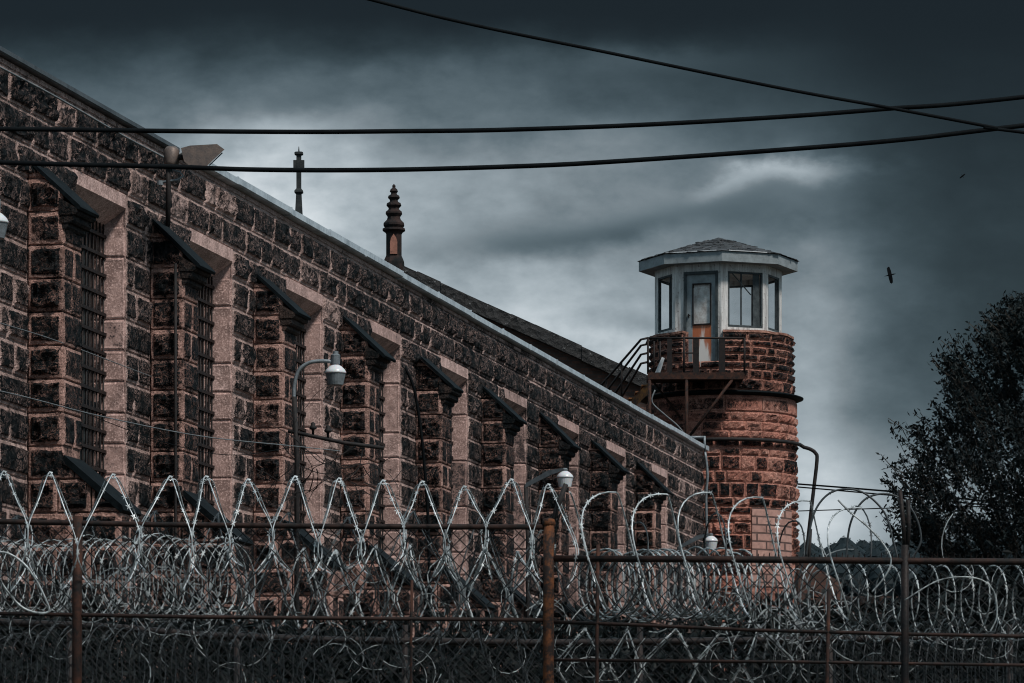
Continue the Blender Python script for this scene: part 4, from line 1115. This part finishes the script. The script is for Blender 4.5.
# ------------------------------------------------------------------ camera, light, sky
cam = bpy.data.cameras.new('camera'); co = bpy.data.objects.new('camera', cam); C.objects.link(co)
co.location = (0, 0, 0); co.rotation_euler = (PI / 2, 0, 0)
cam.sensor_fit = 'HORIZONTAL'; cam.sensor_width = 36; cam.lens = F / 1024 * 36
cam.shift_y = (CV - 341.5) / 1024; cam.clip_start = .5; cam.clip_end = 8000
bpy.context.scene.camera = co
SE, SA = math.radians(52), math.radians(140)    # sun elevation; azimuth clockwise from +Y (behind, to the right)
sd = Vector((math.sin(SA) * math.cos(SE), math.cos(SA) * math.cos(SE), math.sin(SE)))
sun = bpy.data.lights.new('sun', 'SUN'); sun.energy = 1.5; sun.angle = math.radians(10); sun.color = (1.0, .93, .87)
so = bpy.data.objects.new('sun', sun); C.objects.link(so); so.rotation_euler = sd.to_track_quat('Z', 'Y').to_euler()
so.location = (20, -20, 40)
w = bpy.data.worlds.new('World'); bpy.context.scene.world = w; w.use_nodes = True; nt = w.node_tree
bg = nt.nodes['Background']
sky = N(nt, 'ShaderNodeTexSky', sky_type='NISHITA'); sky.sun_disc = False; sky.sun_elevation = SE; sky.sun_rotation = SA
gen = N(nt, 'ShaderNodeTexCoord').outputs['Generated']
sp = nt.nodes.new('ShaderNodeSeparateXYZ'); L(nt, gen, sp.inputs[0])
yy = math_(nt, 'MAXIMUM', sp.outputs[1], .08)
tx = math_(nt, 'DIVIDE', sp.outputs[0], yy); tzn = math_(nt, 'DIVIDE', sp.outputs[2], yy)
pu = math_(nt, 'MULTIPLY', tx, F); pv = math_(nt, 'MULTIPLY', tzn, -F)   # angular cloud coordinates ahead
pu = math_(nt, 'ADD', pu, CU); pv = math_(nt, 'ADD', pv, CV)
cmb = nt.nodes.new('ShaderNodeCombineXYZ'); L(nt, pu, cmb.inputs[0]); L(nt, pv, cmb.inputs[1])
nmap = N(nt, 'ShaderNodeMapping'); nmap.inputs['Scale'].default_value = (1 / 150, 1 / 80, 1); L(nt, cmb.outputs[0], nmap.inputs[0])
cn1 = noise_n(nt, nmap.outputs[0], 1.0, 8, .58)
nmap2 = N(nt, 'ShaderNodeMapping'); nmap2.inputs['Scale'].default_value = (1 / 62, 1 / 40, 1); nmap2.inputs['Location'].default_value = (7, 3, 0); L(nt, cmb.outputs[0], nmap2.inputs[0])
cn2 = noise_n(nt, nmap2.outputs[0], 1.0, 6, .55)
wob = math_(nt, 'MULTIPLY', math_(nt, 'SUBTRACT', cn1, .5), 170)
wob2 = math_(nt, 'MULTIPLY', math_(nt, 'SUBTRACT', cn2, .5), 90)
def blob(cx, cy, rx, ry, amp, wobble=1.0, tilt=0.0):
    x_ = math_(nt, 'SUBTRACT', math_(nt, 'ADD', pu, math_(nt, 'MULTIPLY', wob, wobble)), cx)
    y_ = math_(nt, 'SUBTRACT', math_(nt, 'ADD', pv, math_(nt, 'MULTIPLY', wob2, .5 * wobble)), cy)
    y_ = math_(nt, 'SUBTRACT', y_, math_(nt, 'MULTIPLY', x_, tilt))
    a = math_(nt, 'DIVIDE', x_, rx); b = math_(nt, 'DIVIDE', y_, ry)
    r2 = math_(nt, 'ADD', math_(nt, 'MULTIPLY', a, a), math_(nt, 'MULTIPLY', b, b))
    return math_(nt, 'MULTIPLY', math_(nt, 'POWER', 2.718, math_(nt, 'MULTIPLY', r2, -1.0)), amp)
def add(*xs):
    r = xs[0]
    for x in xs[1:]: r = math_(nt, 'ADD', r, x)
    return r
def sstep(v, a, b, lo, hi):
    n = N(nt, 'ShaderNodeMapRange'); n.interpolation_type = 'SMOOTHSTEP'
    for i, q in ((1, a), (2, b), (3, lo), (4, hi)): n.inputs[i].default_value = q
    L(nt, v, n.inputs[0]); return n.outputs[0]
pvw = math_(nt, 'ADD', pv, math_(nt, 'MULTIPLY', wob, .35)); puw = math_(nt, 'ADD', pu, math_(nt, 'ADD', math_(nt, 'MULTIPLY', wob, 1.5), math_(nt, 'MULTIPLY', math_(nt, 'SUBTRACT', pv, 300), -.25)))
S_ = math_(nt, 'ADD', sstep(pvw, 10, 150, 0.0, .05), sstep(pvw, 90, 290, 0.0, .075))
H_ = sstep(puw, 600, 1010, 1.0, .09)
front = math_(nt, 'MULTIPLY', S_, H_)
front = add(front, blob(262, 200, 135, 80, .20, .3), blob(400, 320, 200, 85, .075, .3), blob(600, 365, 85, 60, .11, .3), blob(812, 400, 42, 170, .08, .5), blob(560, 170, 170, 45, .03, .6), blob(970, 495, 110, 60, .085, .3),
    blob(830, 515, 65, 55, .12, .2), blob(790, 170, 60, 11, .13, .8, .02), blob(730, 184, 34, 10, .08, .7, -.25), blob(430, 85, 130, 25, .018, .8), blob(640, 60, 110, 14, .012, .8))
front = math_(nt, 'MULTIPLY', front, add(-.05, math_(nt, 'MULTIPLY', cn1, 1.25), math_(nt, 'MULTIPLY', cn2, .90)))
for args in ((530, 245, 120, 21, .62, .45, -.06), (640, 228, 80, 14, .45, .5, -.2), (770, 215, 90, 20, .35, .4, 0), (640, 325, 60, 12, .30, .4, .1), (320, 100, 70, 14, .3, .8, -.1)):
    front = math_(nt, 'MULTIPLY', front, math_(nt, 'SUBTRACT', 1.0, blob(*args)))
front = math_(nt, 'ADD', math_(nt, 'MULTIPLY', front, .96), .004)
# the storm bank ahead blends into an evenly grey overcast elsewhere
rr = add(math_(nt, 'POWER', math_(nt, 'DIVIDE', math_(nt, 'SUBTRACT', pu, 512), 1500), 2), math_(nt, 'POWER', math_(nt, 'DIVIDE', math_(nt, 'SUBTRACT', pv, 300), 1100), 2))
k_ = N(nt, 'ShaderNodeMapRange'); k_.inputs[1].default_value = .45; k_.inputs[2].default_value = 1.6; L(nt, rr, k_.inputs[0])
back = math_(nt, 'LESS_THAN', sp.outputs[1], .09)
k2 = math_(nt, 'MAXIMUM', k_.outputs[0], back)
amb_n = noise_n(nt, gen, 2.5, 4)
amb = math_(nt, 'MULTIPLY', math_(nt, 'ADD', amb_n, .5), .17)
val = nt.nodes.new('ShaderNodeMix'); val.data_type = 'FLOAT'; L(nt, k2, val.inputs[0]); L(nt, front, val.inputs[2]); L(nt, amb, val.inputs[3])
v_ = val.outputs[0]
tint = ramp(nt, v_, [(0.0, (.56, .97, 1.14)), (.035, (.65, .96, 1.13)), (.10, (.80, .98, 1.09)), (.3, (.92, 1.0, 1.05))])
tint = mixc(nt, k2, tint, (.70, .98, 1.16))
vc = nt.nodes.new('ShaderNodeCombineColor')
for i in range(3): L(nt, v_, vc.inputs[i])
cloud = mixc(nt, 1.0, vc.outputs[0], tint, 'MULTIPLY')
skc = mixc(nt, 1.0, sky.outputs[0], (.05, .05, .05), 'MULTIPLY')
fin = mixc(nt, .975, skc, cloud)
L(nt, fin, bg.inputs[0]); bg.inputs[1].default_value = 1.0
sc_ = bpy.context.scene
sc_.view_settings.view_transform = 'Standard'; sc_.view_settings.look = 'None'; sc_.view_settings.exposure = 1.2; sc_.cycles.filter_width = 1.1; sc_.view_settings.gamma = 1
sc_.view_settings.use_curve_mapping = False
sc_.render.engine = 'CYCLES'; sc_.render.resolution_x = 1024; sc_.render.resolution_y = 683
